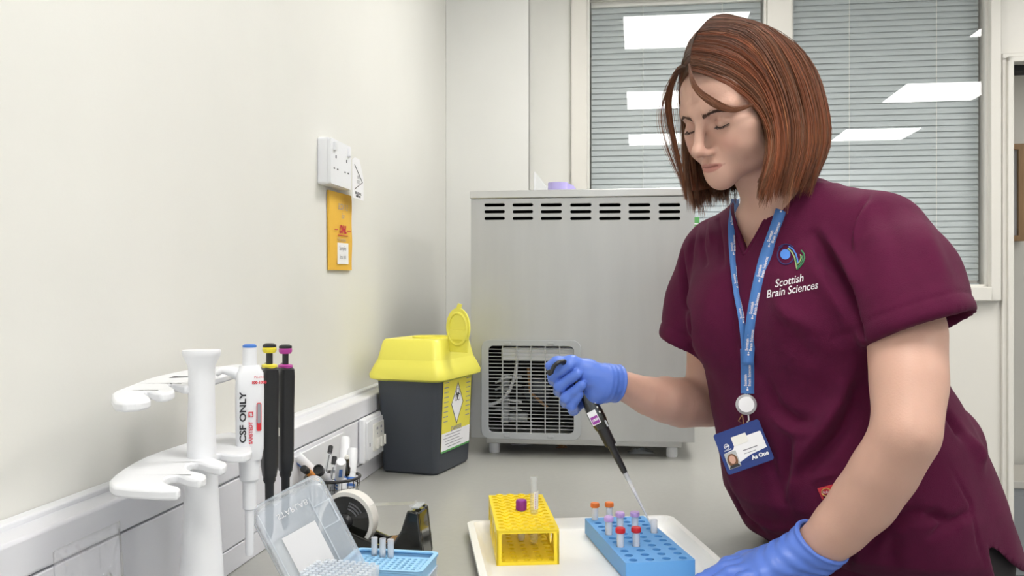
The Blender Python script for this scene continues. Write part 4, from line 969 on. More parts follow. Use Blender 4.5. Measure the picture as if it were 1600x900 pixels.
B.chain([elR, P(1065, 629, 1.60), P(1040, 624.5, 1.58), P(1012, 619, 1.56), wrR2, wrR], [.0435, .0450, .0415, .0345, .0258, .0245], k=.005)
B.cap(nk0, nk1, .052, .054, k=.03); B.ell(nk1, (.072, .072, .032), k=.03)
def sternum():                                            # collar bones
    for s_ in (-1, 1): B.cap(Vector((.458, 1.462, 1.445))+FD_*.055+SD*.012*s_, Vector((.458, 1.462, 1.452))+FD_*.02+SD*.13*s_, .008, .008, k=.02)
sternum()
E_ = lambda c, r, k=.012, mode='u', R=None: B.ell(H(*c), r, HR if R is None else R, k, mode)
Cc = lambda a, b, r0, r1=None, k=.01, mode='u': B.cap(H(*a), H(*b), r0, r1, k, mode)
E_((0, -.018, .046), (.0715, .090, .078), .02)
E_((0, .030, .030), (.062, .058, .062), .02)
E_((0, .030, -.025), (.056, .052, .062), .02)
Cc((0, .072, -.077), (.050, .010, -.060), .0175, .018, .02); Cc((0, .072, -.077), (-.050, .010, -.060), .0175, .018, .02)
E_((0, .078, -.081), (.018, .016, .0160), .018)
for s_ in (-1, 1):
    E_((.034*s_, .055, -.032), (.026, .028, .028), .02)
    E_((.044*s_, .046, -.012), (.021, .026, .016), .015)
    Cc((.014*s_, .0815, .0215), (.044*s_, .066, .021), .0095, .009, .014)
E_((0, .066, -.058), (.026, .027, .024), .02)
for s_ in (-1, 1): E_((.0305*s_, .091, .0015), (.0145, .012, .0105), .014, 's')
for s_ in (-1, 1):
    E_((.0305*s_, .0700, .0005), (.0132, .0132, .0128), .002)
    # lid edge groove and upper lid crease
    pts = [H(.0305*s_+dx, .0700+math.sqrt(max(.0139**2-dx*dx-.0052**2, 1e-6))+.0004, -.0052+.10*dx*s_*0+(dx/.013)**2*.0025) for dx in (-.011, -.006, 0, .006, .011)]
    for i in range(4): B.cap(pts[i], pts[i+1], .0008, .0008, .0015, 's')
    pts = [H(.0305*s_+dx, .0700+math.sqrt(max(.0142**2-dx*dx-.0075**2, 1e-6)), .0078-(dx/.013)**2*.004) for dx in (-.011, -.006, 0, .006, .011)]
    for i in range(4): B.cap(pts[i], pts[i+1], .0008, .0008, .0025, 's')
# nose
Cc((0, .0840, .016), (0, .1065, -.026), .0068, .0080, .011)
E_((0, .1105, -.0305), (.0085, .0092, .0078), .008)
for s_ in (-1, 1): E_((.0105*s_, .0970, -.0370), (.0046, .0095, .0052), .009)
for s_ in (-1, 1): E_((.0058*s_, .1025, -.0412), (.0028, .0048, .0020), .002, 's')
# mouth
for s_ in (-1, 1):
    Cc((0, .0945, -.0560), (.009*s_, .0925, -.0555), .0034, .0036, .005); Cc((.009*s_, .0925, -.0555), (.0195*s_, .0840, -.0595), .0034, .0018, .005)
    Cc((0, .0925, -.0645), (.009*s_, .0910, -.0645), .0046, .0044, .006); Cc((.009*s_, .0910, -.0645), (.0185*s_, .0840, -.0605), .0040, .0018, .006)
mp = [(-.0205, .0850, -.0610), (-.011, .0955, -.0592), (0, .0985, -.0597), (.011, .0955, -.0592), (.0205, .0850, -.0610)]
for i in range(4): B.cap(H(*mp[i]), H(*mp[i+1]), .0005, .0005, .0028, 's')
E_((0, .0965, -.0480), (.0025, .003, .006), .004, 's')
# ears
for s_ in (-1, 1):
    E_((.072*s_, -.008, -.006), (.006, .017, .028), .006); E_((.078*s_, -.004, -.004), (.006, .009, .016), .004, 's')
V, Q = B.mesh(); V = relax(V, Q, 1, .4)
av = V[:, 2] < 1.33; V = np.where(av[:, None], relax(V, Q, 25, .5), V)
# colour: blush, lips, darker mouth line and eyelids
Pm = (V-np.array(HC))@HR; l_, f_, u_ = Pm[:, 0], Pm[:, 1], Pm[:, 2]
base = np.array([.62, .375, .29]); col = np.tile(base, (len(V), 1))
def mixc(w, c): 
    global col
    w = np.clip(w, 0, 1)[:, None]; col = col*(1-w)+np.array(c)*w
front = (f_ > .03).astype(float)
def gs(cl, cf, cu, r): return np.exp(-(((np.abs(l_)-cl)/r[0])**2+((f_-cf)/r[1])**2+((u_-cu)/r[2])**2))
mixc(.45*gs(.036, .075, -.03, (.018, .03, .016)), (.60, .27, .21)); mixc(.45*gs(0, .105, -.034, (.012, .012, .010)), (.62, .28, .22))
lipt = np.clip(1-(np.abs(l_)/.0210)**2, 0, 1); lw_u = -.0597+.0070*np.sqrt(lipt)-.0016*np.exp(-(l_/.003)**2); lw_l = -.0597-.0080*np.sqrt(lipt)
ld_ = np.minimum(np.minimum(lw_u-u_, u_-lw_l), .004)
mixc(np.clip(ld_/.0012, 0, 1)*.75*(f_ > .076), (.42, .15, .13))
mixc(.35*np.exp(-((u_+.0597)/.0013)**2)*(f_ > .078)*(np.abs(l_) < .024), (.22, .06, .05))
eye = np.exp(-(((np.abs(l_)-.0305)/.016)**2+((u_-.004)/.009)**2))*(f_ > .06); mixc(.35*eye, (.46, .24, .19))
person = to_obj('person', V, Q, 'skin', None, col)
tag(person, 'woman in a maroon scrub top and blue gloves, looking down at the blue rack', 'person')
# ------------------------------------------------------------------ brows and lashes
bvh = BVHTree.FromPolygons([tuple(v) for v in V], [tuple(q) for q in Q])
def onface(l, u):
    h = bvh.ray_cast(H(l, .2, u), -(HP @ Vector((0, 1, 0)))); return h[0] if h[0] else H(l, .08, u)
def ribbon(mb, a, b, c, w0): mb.tube([a, b, c], [w0, w0*.8, w0*.25], 4)
for s_ in (-1, 1):
    g = MB()
    for i in range(420):
        t = random.random(); l = (.011+.036*t); u = .0150+.0055*math.sin(t*2.2)-.006*max(0, t-.55)/.45+random.gauss(0, .0014*(1.15-t))
        a = onface(l*s_, u); dl = .0042*(.35+.9*t)*1.1; du = .0030*(1-t)-.0016*t
        b = onface((l+dl*.5)*s_, u+du*.6); c = onface((l+dl)*s_, u+du); n = HP @ Vector((0, 1, 0))
        sn = (n+(HP @ Vector((s_, 0, 0)))*(.15+1.0*t)).normalized(); ribbon(g, a, b+sn*.0010, c+sn*.0008, .00026)
    g.build('eyebrow', 'brow', person)
    g = MB()
    for i in range(34):
        t = i/33+random.gauss(0, .008); dx = (-.0115+.0235*t); r2 = .0139**2-min(dx*dx, .00014)-.0052**2
        f0 = .0700+math.sqrt(max(r2, 1e-6)); u0 = -.0050+(dx/.013)**2*.0025; L = (.0036+.0030*t)*random.uniform(.75, 1.1)
        out = dx*.35*1.0
        a = H(s_*(.0305)+dx*s_, f0-.0005, u0); b = H(s_*(.0305)+(dx+out*.5)*s_, f0+L*.55, u0-L*.42); c = H(s_*(.0305)+(dx+out)*s_, f0+L*.95, u0-L*.35)
        ribbon(g, a, b, c, .00030)
    pts = [H(.0305*s_+dx*s_, .0700+math.sqrt(max(.0140**2-min(dx*dx, .00014)-.0052**2, 1e-6))+.0001, -.0050+(dx/.013)**2*.0025) for dx in np.linspace(-.0115, .0118, 9)]
    g.tube(pts, .00055, 5)
    g.build('eyelashes', 'lash', person)
# ------------------------------------------------------------------ hair: a chin length bob with a centre parting
YF = lambda l, f, z: Vector((l, f, z))                     # yaw frame, head centre at the origin
def hp(l, f, u): return Matrix.Rotation(-PIT, 3, 'X') @ Matrix.Rotation(ROL, 3, 'Y') @ Vector((l, f, u))
def G(root, *pts): return [hp(*root)]+[Vector(p) for p in pts]
GL = [
 G((.006, .086, .088), (.036, .096, .034), (.066, .060, .006), (.081, .028, -.036), (.084, .024, -.084), (.072, .036, -.136)),
 G((.004, .062, .122), (.044, .080, .078), (.074, .044, .046), (.088, .018, -.010), (.094, .010, -.075), (.080, .018, -.134)),
 G((.003, .028, .142), (.052, .038, .116), (.083, .014, .062), (.096, -.010, -.002), (.101, -.018, -.070), (.084, -.010, -.130)),
 G((.002, -.005, .148), (.052, .0, .122), (.085, -.026, .068), (.098, -.046, .004), (.102, -.056, -.064), (.084, -.046, -.124)),
 G((.002, -.040, .140), (.046, -.045, .116), (.079, -.074, .066), (.090, -.090, .004), (.092, -.100, -.058), (.074, -.084, -.112)),
 G((.001, -.070, .120), (.030, -.084, .096), (.054, -.108, .050), (.064, -.124, -.004), (.066, -.132, -.060), (.050, -.108, -.106)),
 G((.000, -.088, .098), (.010, -.106, .072), (.020, -.124, .036), (.024, -.136, -.010), (.024, -.140, -.062), (.018, -.116, -.102)),
]
def mir(p, x=1.0): return Vector((-p.x*x, p.y, p.z))
GRr = [[g[0]]+[mir(q) for q in g[1:]] for g in GL]
GRr[0] = G((.004, .086, .088), (-.034, .094, .040), (-.064, .068, .010), (-.078, .048, -.030), (-.080, .046, -.082), (-.068, .052, -.138))
GRr[1] = G((.004, .058, .126), (-.040, .074, .096), (-.070, .050, .046), (-.084, .030, -.010), (-.088, .026, -.076), (-.072, .028, -.136))
GRr[2] = G((.003, .028, .142), (-.048, .042, .114), (-.078, .022, .060), (-.090, .006, -.004), (-.094, .000, -.070), (-.076, .004, -.132))
def cr_(p, t):                                             # Catmull-Rom through the list at t in 0..1
    n = len(p)-1; x = min(t*n, n-1e-6); i = int(x); u = x-i
    a, b, c, d = p[max(i-1, 0)], p[i], p[i+1], p[min(i+2, n)]
    return .5*((2*b)+(c-a)*u+(2*a-5*b+4*c-d)*u*u+(3*b-a-3*c+d)*u**3)
def guide(Gs, q, t):
    q = min(max(q, 0), 1)*(len(Gs)-1); i = min(int(q), len(Gs)-2); u = q-i
    A = [cr_(Gs[j], t) for j in (max(i-1, 0), i, i+1, min(i+2, len(Gs)-1))]
    return .5*((2*A[1])+(A[2]-A[0])*u+(2*A[0]-5*A[1]+4*A[2]-A[3])*u*u+(3*A[1]-A[0]-3*A[2]+A[3])*u**3)
NT = 15
tt_ = np.linspace(0, 1, NT)
def table(Gs, NQ=60): return np.array([[tuple(guide(Gs, q, t)) for t in tt_] for q in np.linspace(0, 1, NQ)])
TBL = {0: table(GL), 1: table(GRr)}
HMn = np.array(HM); HCn = np.array(HC)
SV, SF, SCc = [], [], []; off = 0
HPn = np.array(HP)
def clearhead(w_):                                        # keep hair outside the skull
    p = (w_-HCn)@HPn
    for c, r in (((0, -.018, .047), (.0765, .0955, .0860)), ((0, .030, .030), (.0655, .0615, .0655)), ((0, .030, -.025), (.060, .056, .066))):
        c, r = np.array(c), np.array(r); q = (p-c)/r; d = np.linalg.norm(q, axis=1); m = d < 1
        p[m] = c+q[m]/np.maximum(d[m], 1e-3)[:, None]*r
    return HCn+p@HPn.T
def add_strand(path, r, colr, n=3):                        # path Nx3 in world
    global off
    path = clearhead(path); path[1:-1] = (path[:-2]+2*path[1:-1]+path[2:])/4; path[1:-1] = (path[:-2]+2*path[1:-1]+path[2:])/4
    k = len(path); T_ = np.gradient(path, axis=0); T_ /= np.linalg.norm(T_, axis=1, keepdims=True)+1e-9
    U = np.cross(T_, np.array([.3, .2, .93])+0*T_); U /= np.linalg.norm(U, axis=1, keepdims=True)+1e-9; W = np.cross(T_, U)
    rr = r*np.minimum(1, np.minimum((np.arange(k)+1.5)/3, (k-np.arange(k)-.3)/3.5))[:, None]
    for j in range(n):
        a = 2*math.pi*j/n; SV.append(path+U*math.cos(a)*rr+W*math.sin(a)*rr)
    i = np.arange(k-1)
    for j in range(n):
        a, b = off+j*k+i, off+((j+1) % n)*k+i; SF.append(np.stack([a, b, b+1, a+1], 1))
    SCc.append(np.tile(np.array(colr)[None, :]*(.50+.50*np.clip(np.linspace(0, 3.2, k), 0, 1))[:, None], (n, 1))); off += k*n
def sample(side, q): 
    T0 = TBL[side]; x = min(max(q, 0), 1)*(len(T0)-1); i = min(int(x), len(T0)-2); u = x-i; return T0[i]*(1-u)+T0[i+1]*u
ctr = np.array([0, -.02, .02])
for side in (0, 1):
    for L in range(170):
        qc = rng.random(); dc = rng.random()**1.3; wv = rng.normal(0, 1, 3); tone = rng.normal(1, .18); ph = rng.random()*6.28
        endv = rng.normal(0, .013); lcol = np.array([[.185, .064, .026], [.24, .105, .052], [.15, .048, .020], [.20, .060, .024]][rng.integers(4)])
        for s_ in range(24):
            q = qc+rng.normal(0, .013); path = sample(side, q).copy()
            if not 0 <= q <= 1: path += 0
            dep = dc*.016+abs(rng.normal(0, .0022))
            k = tt_[:, None]; rad = path-ctr; rad[:, 2] *= np.linspace(1, .15, NT); rad /= np.linalg.norm(rad, axis=1, keepdims=True)+1e-9
            path -= rad*(dep*np.minimum(1, .25+1.6*k))
            path += np.sin(tt_*5+ph)[:, None]*wv*.0017*k
            cl_ = rng.normal(0, 1, 3)*.0016; path += cl_*np.sin(np.pi*np.clip(k*1.05, 0, 1))*.9+cl_*.4*k
            ln = 1+endv+rng.normal(0, .010); path[:, 2] = np.where(tt_ > .6, path[:, 2]-(tt_-.6)/.4*(1-ln)*.9*.1*10*.02, path[:, 2])
            path[-1, 2] += rng.normal(0, .004)+endv*.8
            w_ = HCn+path@HMn.T
            root = np.clip(1-tt_[0]*3, 0, 1); cc = lcol*tone*np.clip(rng.normal(1, .13), .5, 1.7)
            if rng.random() < .14: cc = cc*np.array([1.7, 1.55, 1.35])
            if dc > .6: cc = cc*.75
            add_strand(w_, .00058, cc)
# loose strands framing the face: the swept bang and two stray wisps
def loose(pts, n, spread, r=.0004, tone=1.0):
    pts = [Vector(p) for p in pts]
    for _ in range(n):
        o = Vector(rng.normal(0, spread, 3)); pth = np.array([tuple(cr_(pts, t)+o*(1-.7*abs(2*t-1.0))) for t in tt_])
        add_strand(HCn+pth@HMn.T, r, np.array([.20, .070, .028])*tone*np.clip(rng.normal(1, .2), .5, 1.6))
loose([hp(.004, .080, .095), hp(.014, .095, .066), hp(.032, .093, .042), hp(.047, .085, .024), hp(.060, .073, .013), hp(.074, .052, .014)], 110, .0023, tone=1.25)
loose([hp(-.008, .080, .094), (-.030, .100, .057), (-.055, .094, .030), (-.070, .083, .000), (-.071, .071, -.040), (-.070, .057, -.083), (-.066, .047, -.136)], 110, .0034)
loose([hp(-.010, .080, .092), (-.050, .098, .045), (-.072, .095, .014), (-.076, .095, -.013), (-.075, .086, -.050), (-.073, .066, -.085), (-.068, .050, -.122)], 14, .0028, r=.00028)
for _ in range(60):
    q = rng.random(); s_ = int(rng.random() < .5); path = sample(s_, q).copy(); rad = path-ctr; rad /= np.linalg.norm(rad, axis=1, keepdims=True)
    path += rad*(.004*rng.random()+.001)*np.sin(tt_*3)[:, None]; add_strand(HCn+path@HMn.T, .00022, np.array([.19, .07, .03]))
hv = np.concatenate(SV); hf = np.concatenate(SF); hc_ = np.concatenate(SCc)
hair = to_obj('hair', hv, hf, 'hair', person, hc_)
# under-layer that closes the bob
uv_, uf_ = [], []; NQ = 60
for side in (0, 1):
    T0 = TBL[side]; o = len(uv_)
    for qi in range(NQ):
        for ti in range(NT):
            p = T0[qi, ti].copy(); rad = p-ctr; rad[2] *= 1-.85*tt_[ti]; rad /= np.linalg.norm(rad)
            p -= rad*(.0035+.010*min(1, tt_[ti]*1.6)); p[2] += .012*tt_[ti]**4; uv_.append(HCn+HMn@p)
    for qi in range(NQ-1):
        for ti in range(NT-1):
            a = o+qi*NT+ti; uf_.append((a, a+NT, a+NT+1, a+1) if side else (a, a+1, a+NT+1, a+NT))
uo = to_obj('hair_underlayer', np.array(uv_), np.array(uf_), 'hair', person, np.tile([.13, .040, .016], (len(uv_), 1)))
sm = uo.modifiers.new('s', 'SOLIDIFY'); sm.thickness = .002
# ------------------------------------------------------------------ scrub top
shx = grid(.20, .92, .0042, []); shy = grid(1.10, 1.80, .0042, []); shz = grid(.845, 1.56, .0042, [])
S = Field(shx, shy, shz)
torso(S, 0, .01); bust(S, .004)
for sh in (shL, shR): S.cap(Vector((.458, 1.462, 1.432)), sh+Vector((0, 0, .004)), .050, .058, k=.05)
S.cap(Vector((.452, 1.466, 1.47)), nk1+Vector((.004, .004, .015)), .070, .066, k=.03)
# sleeves
slL = P(1432, 508, 1.240); slR = P(1077, 545, 1.612)
SLf = Field(S.x, S.y, S.z)
SLf.chain([shL+Vector((0, 0, .004)), shL.lerp(slL, .5), slL], [.058, .074, .078], k=.045)
SLf.chain([shR, shR.lerp(slR, .5), slR], [.060, .062, .060], k=.035)
# flare of the back panel
S.cap(P(1455, 700, 1.52), P(1562, 850, 1.50), .070, .016, k=.05); S.cap(P(1475, 690, 1.54), P(1465, 760, 1.54), .058, .05, k=.04)
def plane(p, n, lo_, hi_, Fd, mode='i', k=.004):
    p = np.array(p); n = np.array(Vector(n).normalized())
    Fd.op(lambda X, Y, Z: (X-p[0])*n[0]+(Y-p[1])*n[1]+(Z-p[2])*n[2], lo_, hi_, mode, k)
def cut_hem(c, ax, R, lo_, hi_, tilt=None):                # trims everything of the sleeve beyond the hem
    pass
aL = (slL-shL).normalized(); nL = (P(1518, 489, 1.24)-P(1348, 537, 1.25)).cross(P(1478, 521, 1.32)-P(1420, 512, 1.165)).normalized()
if nL.dot(aL) < 0: nL = -nL
hmL = (P(1518, 489, 1.24)+P(1348, 537, 1.25)+P(1478, 521, 1.32)+P(1420, 512, 1.165))/4
# cut the sleeve end with a plane limited to a ball round the hem, then hollow it
def ballcut(Fd, c, n, R):
    c_ = np.array(c); n_ = np.array(n)
    def fn(X, Y, Z): 
        d1 = -((X-c_[0])*n_[0]+(Y-c_[1])*n_[1]+(Z-c_[2])*n_[2]); d2 = np.sqrt((X-c_[0])**2+(Y-c_[1])**2+(Z-c_[2])**2)-R
        return np.maximum(d1, d2)
    Fd.op(fn, c_-R, c_+R, 's', .003)
ballcut(SLf, hmL, nL, .120)
aR = (slR-shR).normalized(); nR = (aR+Vector((-.12, 0, 0))).normalized(); ballcut(SLf, slR, nR, .080)
SLf.cap(hmL-nL*.045, hmL+nL*.05, .060, .074, .004, 's'); SLf.cap(slR-nR*.035, slR+nR*.05, .047, .056, .004, 's')
kk = .020; h_ = np.clip(.5+.5*(S.d-SLf.d)/kk, 0, 1); S.d = S.d*(1-h_)+SLf.d*h_-kk*h_*(1-h_)
# neck opening and the V
Vp, Qp = S.mesh(); pre = BVHTree.FromPolygons([tuple(v) for v in Vp], [tuple(q) for q in Qp])
def pshot(px, py): return pre.ray_cast(Vector((0, 0, CAMZ)), Vector(((px-800)/F, 1, -(py-450)/F)).normalized())[0]
S.cap(nk1+Vector((-.004, -.003, -.008)), nk0, .0545, .060, .006, 's')
V0, VL, VR = pshot(1163, 398), pshot(1213, 312), pshot(1143, 318)
VL = V0+(VL-V0)*1.25; VR = V0+(VR-V0)*1.25
vn = Vector((-.70, -.62, .30)).normalized()
n1 = (VL-V0).cross(vn).normalized(); n2 = vn.cross(VR-V0).normalized()
mid = (VL+VR)/2
if (mid-V0).dot(n1) > 0: n1 = -n1
if (mid-V0).dot(n2) > 0: n2 = -n2
def vfn(X, Y, Z):
    a = (X-V0.x)*n1.x+(Y-V0.y)*n1.y+(Z-V0.z)*n1.z; b = (X-V0.x)*n2.x+(Y-V0.y)*n2.y+(Z-V0.z)*n2.z
    c = -((X-.458)*vn.x+(Y-1.462)*vn.y+(Z-1.38)*vn.z)+.0
    return np.maximum(np.maximum(a, b), np.maximum(c, Z-1.58))
S.op(vfn, (.30, 1.25, 1.34), (.56, 1.56, 1.56), 's', .004)
# side vent at the hem and the hem itself
va, vb, vc = P(1519, 802, 1.5), P(1547, 905, 1.5), P(1594, 873, 1.5)
vd = Vector((.36, .93, 0)).normalized()
m1 = (vb-va).cross(vd).normalized(); m2 = vd.cross(vc-va).normalized(); mm = (vb+vc)/2
if (mm-va).dot(m1) > 0: m1 = -m1
if (mm-va).dot(m2) > 0: m2 = -m2
def ventf(X, Y, Z):
    a = (X-va.x)*m1.x+(Y-va.y)*m1.y+(Z-va.z)*m1.z; b = (X-va.x)*m2.x+(Y-va.y)*m2.y+(Z-va.z)*m2.z; return np.maximum(a, b)
S.op(ventf, (.65, 1.30, .85), (.92, 1.8, 1.02), 's', .003)
S.op(lambda X, Y, Z: .862+0*X+0*Y-Z, (.2, 1.1, .84), (.95, 1.8, 1.6), 'i')
# the worktop keeps the cloth out
def benchf(X, Y, Z): return np.maximum((X-(.222+.138*Y))*.99, Z-(BZ+.003))
S.op(benchf, (.2, 1.1, .84), (.5, 1.8, .92), 's', .004)
V, Q = S.mesh(); V = relax(V, Q, 2, .5)
sb = BVHTree.FromPolygons([tuple(v) for v in V], [tuple(q) for q in Q])
eye_ = Vector((0, 0, CAMZ))
def shot(px, py, b_=None):
    d = Vector(((px-800)/F, 1, -(py-450)/F)).normalized(); h = (b_ or sb).ray_cast(eye_, d); return h[0]
N_s = nrm3(V, Q)
def fold(pts, wid, amp, side=0.0, px0=1000, py0=230, sc=2.647):
    amp = max(amp, -.0080)
    P_ = []
    for i in range(len(pts)-1):
        for t in np.linspace(0, 1, 7)[:-1]:
            x = pts[i][0]*(1-t)+pts[i+1][0]*t; y = pts[i][1]*(1-t)+pts[i+1][1]*t; h = shot(px0+x/sc, py0+y/sc)
            if h is not None: P_.append(tuple(h))
    if len(P_) < 2: return
    P_ = np.array(P_); lo_, hi_ = P_.min(0)-3*wid, P_.max(0)+3*wid
    m = np.nonzero(((V > lo_) & (V < hi_)).all(1))[0]; X = V[m]; best = np.full(len(m), 9.0); tb_ = np.zeros(len(m))
    for i in range(len(P_)-1):
        a, ab = P_[i], P_[i+1]-P_[i]; t = np.clip(((X-a)@ab)/max(ab@ab, 1e-9), 0, 1); d = np.linalg.norm(X-a-t[:, None]*ab, axis=1)
        b = d < best; best[b] = d[b]; tb_[b] = (i+t[b])/(len(P_)-1)
    env = np.sin(np.pi*np.clip(tb_*.9+.05, 0, 1))**.6
    V[m] += N_s[m]*(2.0*amp*np.exp(-(best/(wid*.75))**2)*env)[:, None]
# broad cloth undulation
nz_ = np.array([noise.noise(Vector((v[0]*9, v[1]*9, v[2]*5)))*.005+noise.noise(Vector((v[0]*14+v[2]*8, v[1]*14, v[2]*10-v[0]*8)))*.003+noise.noise(Vector((v[0]*22+5, v[1]*22, v[2]*11)))*.0016 for v in V]); V = V+N_s*nz_[:, None]
for f_ in [([(720, 360), (790, 480), (860, 600), (910, 760), (925, 800)], .011, -.013), ([(760, 350), (850, 470), (905, 600)], .014, .006), ([(680, 420), (760, 560), (850, 700), (880, 880)], .020, .006),
           ([(960, 185), (925, 240), (880, 350), (862, 480)], .0045, -.004), ([(940, 240), (900, 330), (880, 420)], .008, .004), ([(745, 112), (850, 150), (960, 182)], .003, -.0022),
           ([(265, 310), (262, 400), (275, 500)], .007, -.004), ([(320, 300), (335, 420), (345, 500)], .007, -.004), ([(225, 340), (215, 430), (220, 500)], .008, -.003), ([(293, 300), (300, 420)], .006, .003),
           ([(170, 400), (190, 600), (215, 880)], .008, -.009), ([(385, 500), (380, 700), (400, 880)], .015, -.004), ([(640, 210), (600, 330), (560, 430)], .006, .002),
           ([(560, 640), (620, 700), (740, 760)], .014, .004), ([(600, 760), (680, 850), (760, 890)], .02, -.004), ([(1000, 250), (1060, 400), (1080, 560)], .02, -.003), ([(1150, 260), (1210, 420), (1260, 560)], .02, .003)]: fold(*f_)
for f_ in [([(905, 100), (880, 200), (830, 300), (740, 410), (640, 500)], .016, -.010), ([(860, 60), (830, 180), (760, 300), (660, 400)], .020, .008), ([(540, 120), (560, 200), (640, 260), (720, 270)], .014, -.006), ([(560, 260), (640, 300), (740, 290)], .014, .005),
           ([(620, 330), (600, 450), (590, 560)], .012, -.006), ([(660, 340), (650, 460), (600, 600)], .012, .004), ([(520, 380), (560, 520), (620, 660)], .016, -.005), ([(700, 500), (760, 490), (830, 470)], .004, .002), ([(700, 505), (740, 560), (760, 620)], .003, -.0015),
           ([(1185, 640), (1100, 655), (1000, 720), (930, 800)], .014, -.009), ([(1300, 690), (1230, 650), (1170, 650)], .010, -.008), ([(1360, 640), (1280, 690), (1200, 750)], .010, -.006), ([(1340, 655), (1290, 700)], .012, .004),
           ([(1240, 400), (1300, 490), (1370, 600), (1372, 650)], .0035, -.003), ([(1270, 220), (1310, 280), (1330, 330)], .014, -.010), ([(1350, 330), (1400, 390), (1410, 450)], .02, .006), ([(1380, 660), (1400, 760), (1440, 880)], .004, -.002),
           ([(380, 560), (420, 640), (520, 720)], .014, -.005), ([(880, 800), (860, 880)], .006, -.004), ([(450, 640), (560, 700), (640, 700)], .012, .004), ([(1060, 730), (1040, 800), (1050, 880)], .014, -.005), ([(300, 300), (360, 420), (400, 560)], .02, .003)]: fold(*f_, 0, 1000, 560)
# hems: a turned edge above the sleeve openings
def hemline(c, n, r, amp=.0012):
    c, n = np.array(c), np.array(n); d = (V-c)@n; rr = np.linalg.norm((V-c)-d[:, None]*n, axis=1); m = (rr < r); V[m] += N_s[m]*(amp*(np.exp(-((d[m]+.010)/.009)**2)-1.2*np.exp(-((d[m]+.026)/.0025)**2)))[:, None]
hemline(hmL, nL, .12, .0016); hemline(slR, nR, .09, .0014)
V = relax(V, Q, 1, .3)
scrub = to_obj('scrub_top', V, Q, 'scrub', person)
sb = BVHTree.FromPolygons([tuple(v) for v in V], [tuple(q) for q in Q])
# collar band along the V
cb_ = MB()
for a, b in ((V0, VL), (V0, VR)):
    pts = []
    for t in np.linspace(0.0, .80, 16):
        q = a.lerp(b, t); h = pre.ray_cast(q+vn*.06, -vn); pts.append((h[0] if h[0] and (h[0]-q).length < .04 else q)-vn*.002)
    for _ in range(3): pts = [pts[0]]+[(pts[i-1]+pts[i]*2+pts[i+1])/4 for i in range(1, len(pts)-1)]+[pts[-1]]
    cb_.tube(pts, .0036, 8)
cb_.build('collar_band', 'scrub', scrub)
pts = [shot(1000+x/2.647, 230+y/2.647) for x, y in ((405, 378), (415, 386), (432, 388), (450, 380), (462, 372))]
try:
    bb = [bvh.find_nearest(p)[0]+FD_*.001 for p in pts]; MB().tube([cr_(bb, t) for t in np.linspace(0, 1, 20)], .0006, 6).build('necklace', 'gold', person)
except Exception: pass
# embroidery and printed marks laid on the cloth
def onshirt(px, py, lift=.001):
    h = shot(px, py)
    if h is None: h = P(px, py, 1.33)
    return h+(eye_-h).normalized()*lift
def shirt_decal(V2, F2, fn, name, m, parent, lift=.0012):
    return MB().raw([onshirt(*fn(x, y), lift) for x, y in V2], F2).build(name, m, parent, smooth=0)
def txt(body, cx, cy, size, slope, shear=.15, sx=1.0, bold=.01, curve=0.0):
    V2, F2 = text2d(body, 1.0, shear, 'CENTER', bold); return V2, F2, lambda x, y: (cx+x*size*sx, cy-y*size+slope*x*size*sx+curve*(x*size)**2)
wm_ = MB()
for args in (('Scottish', 1233, 439, 17.5, -.22), ('Brain Sciences', 1237.5, 453, 17.5, -.19)):
    V2, F2, fn = txt(*args, sx=.80, bold=.009); wm_.raw([onshirt(*fn(x, y), .0012) for x, y in V2], F2)
wm_.build('embroidered_text', 'embwhite', scrub, smooth=0)
def ringpts(cx, cy, rx, ry, a0, a1, n=20): return [(cx+rx*math.cos(math.radians(a0+(a1-a0)*i/n)), cy-ry*math.sin(math.radians(a0+(a1-a0)*i/n))) for i in range(n+1)]
lg = 7.5; L0x, L0y = 1180, 360
V2 = [(L0x+352/lg+8.0*math.cos(2*math.pi*i/24), L0y+280/lg+8.0*math.sin(2*math.pi*i/24)) for i in range(24)]+[(L0x+352/lg, L0y+280/lg)]
MB().raw([onshirt(x, y, .0016) for x, y in V2], [(i, 24, (i+1) % 24) for i in range(24)]).build('embroidered_disc', 'embblue', scrub, smooth=0)
def stroke(pts, r, m, nm, lift=.0012): MB().tube([onshirt(x, y, lift) for x, y in pts], r, 6).build(nm, m, scrub)
stroke(ringpts(L0x+358/lg, L0y+288/lg, 13, 14.5, 110, 340, 26), .0011, 'embnavy', 'embroidered_ring'); stroke(ringpts(L0x+360/lg, L0y+275/lg, 15, 15, 40, 140, 14), .0010, 'embnavy', 'embroidered_ring')
Z7 = lambda l: [(L0x+x/lg, L0y+y/lg) for x, y in l]
stroke(Z7([(395, 190), (440, 220), (475, 275), (495, 340), (500, 380)]), .0011, 'embblue', 'embroidered_curve'); stroke(Z7([(385, 210), (430, 255), (462, 320), (480, 400), (488, 455)]), .0010, 'emblime', 'embroidered_curve')
stroke(Z7([(540, 235), (570, 270), (578, 320), (560, 380), (520, 430), (490, 458)]), .0011, 'embgreen', 'embroidered_curve'); stroke(Z7([(530, 285), (540, 310), (530, 350), (510, 380), (492, 395)]), .0010, 'emblime', 'embroidered_curve'); stroke(Z7([(548, 300), (556, 340), (530, 390), (500, 430)]), .0010, 'embgreen', 'embroidered_curve')
stroke(Z7([(470, 330), (490, 400), (492, 440)]), .0010, 'embgreen', 'embroidered_curve')
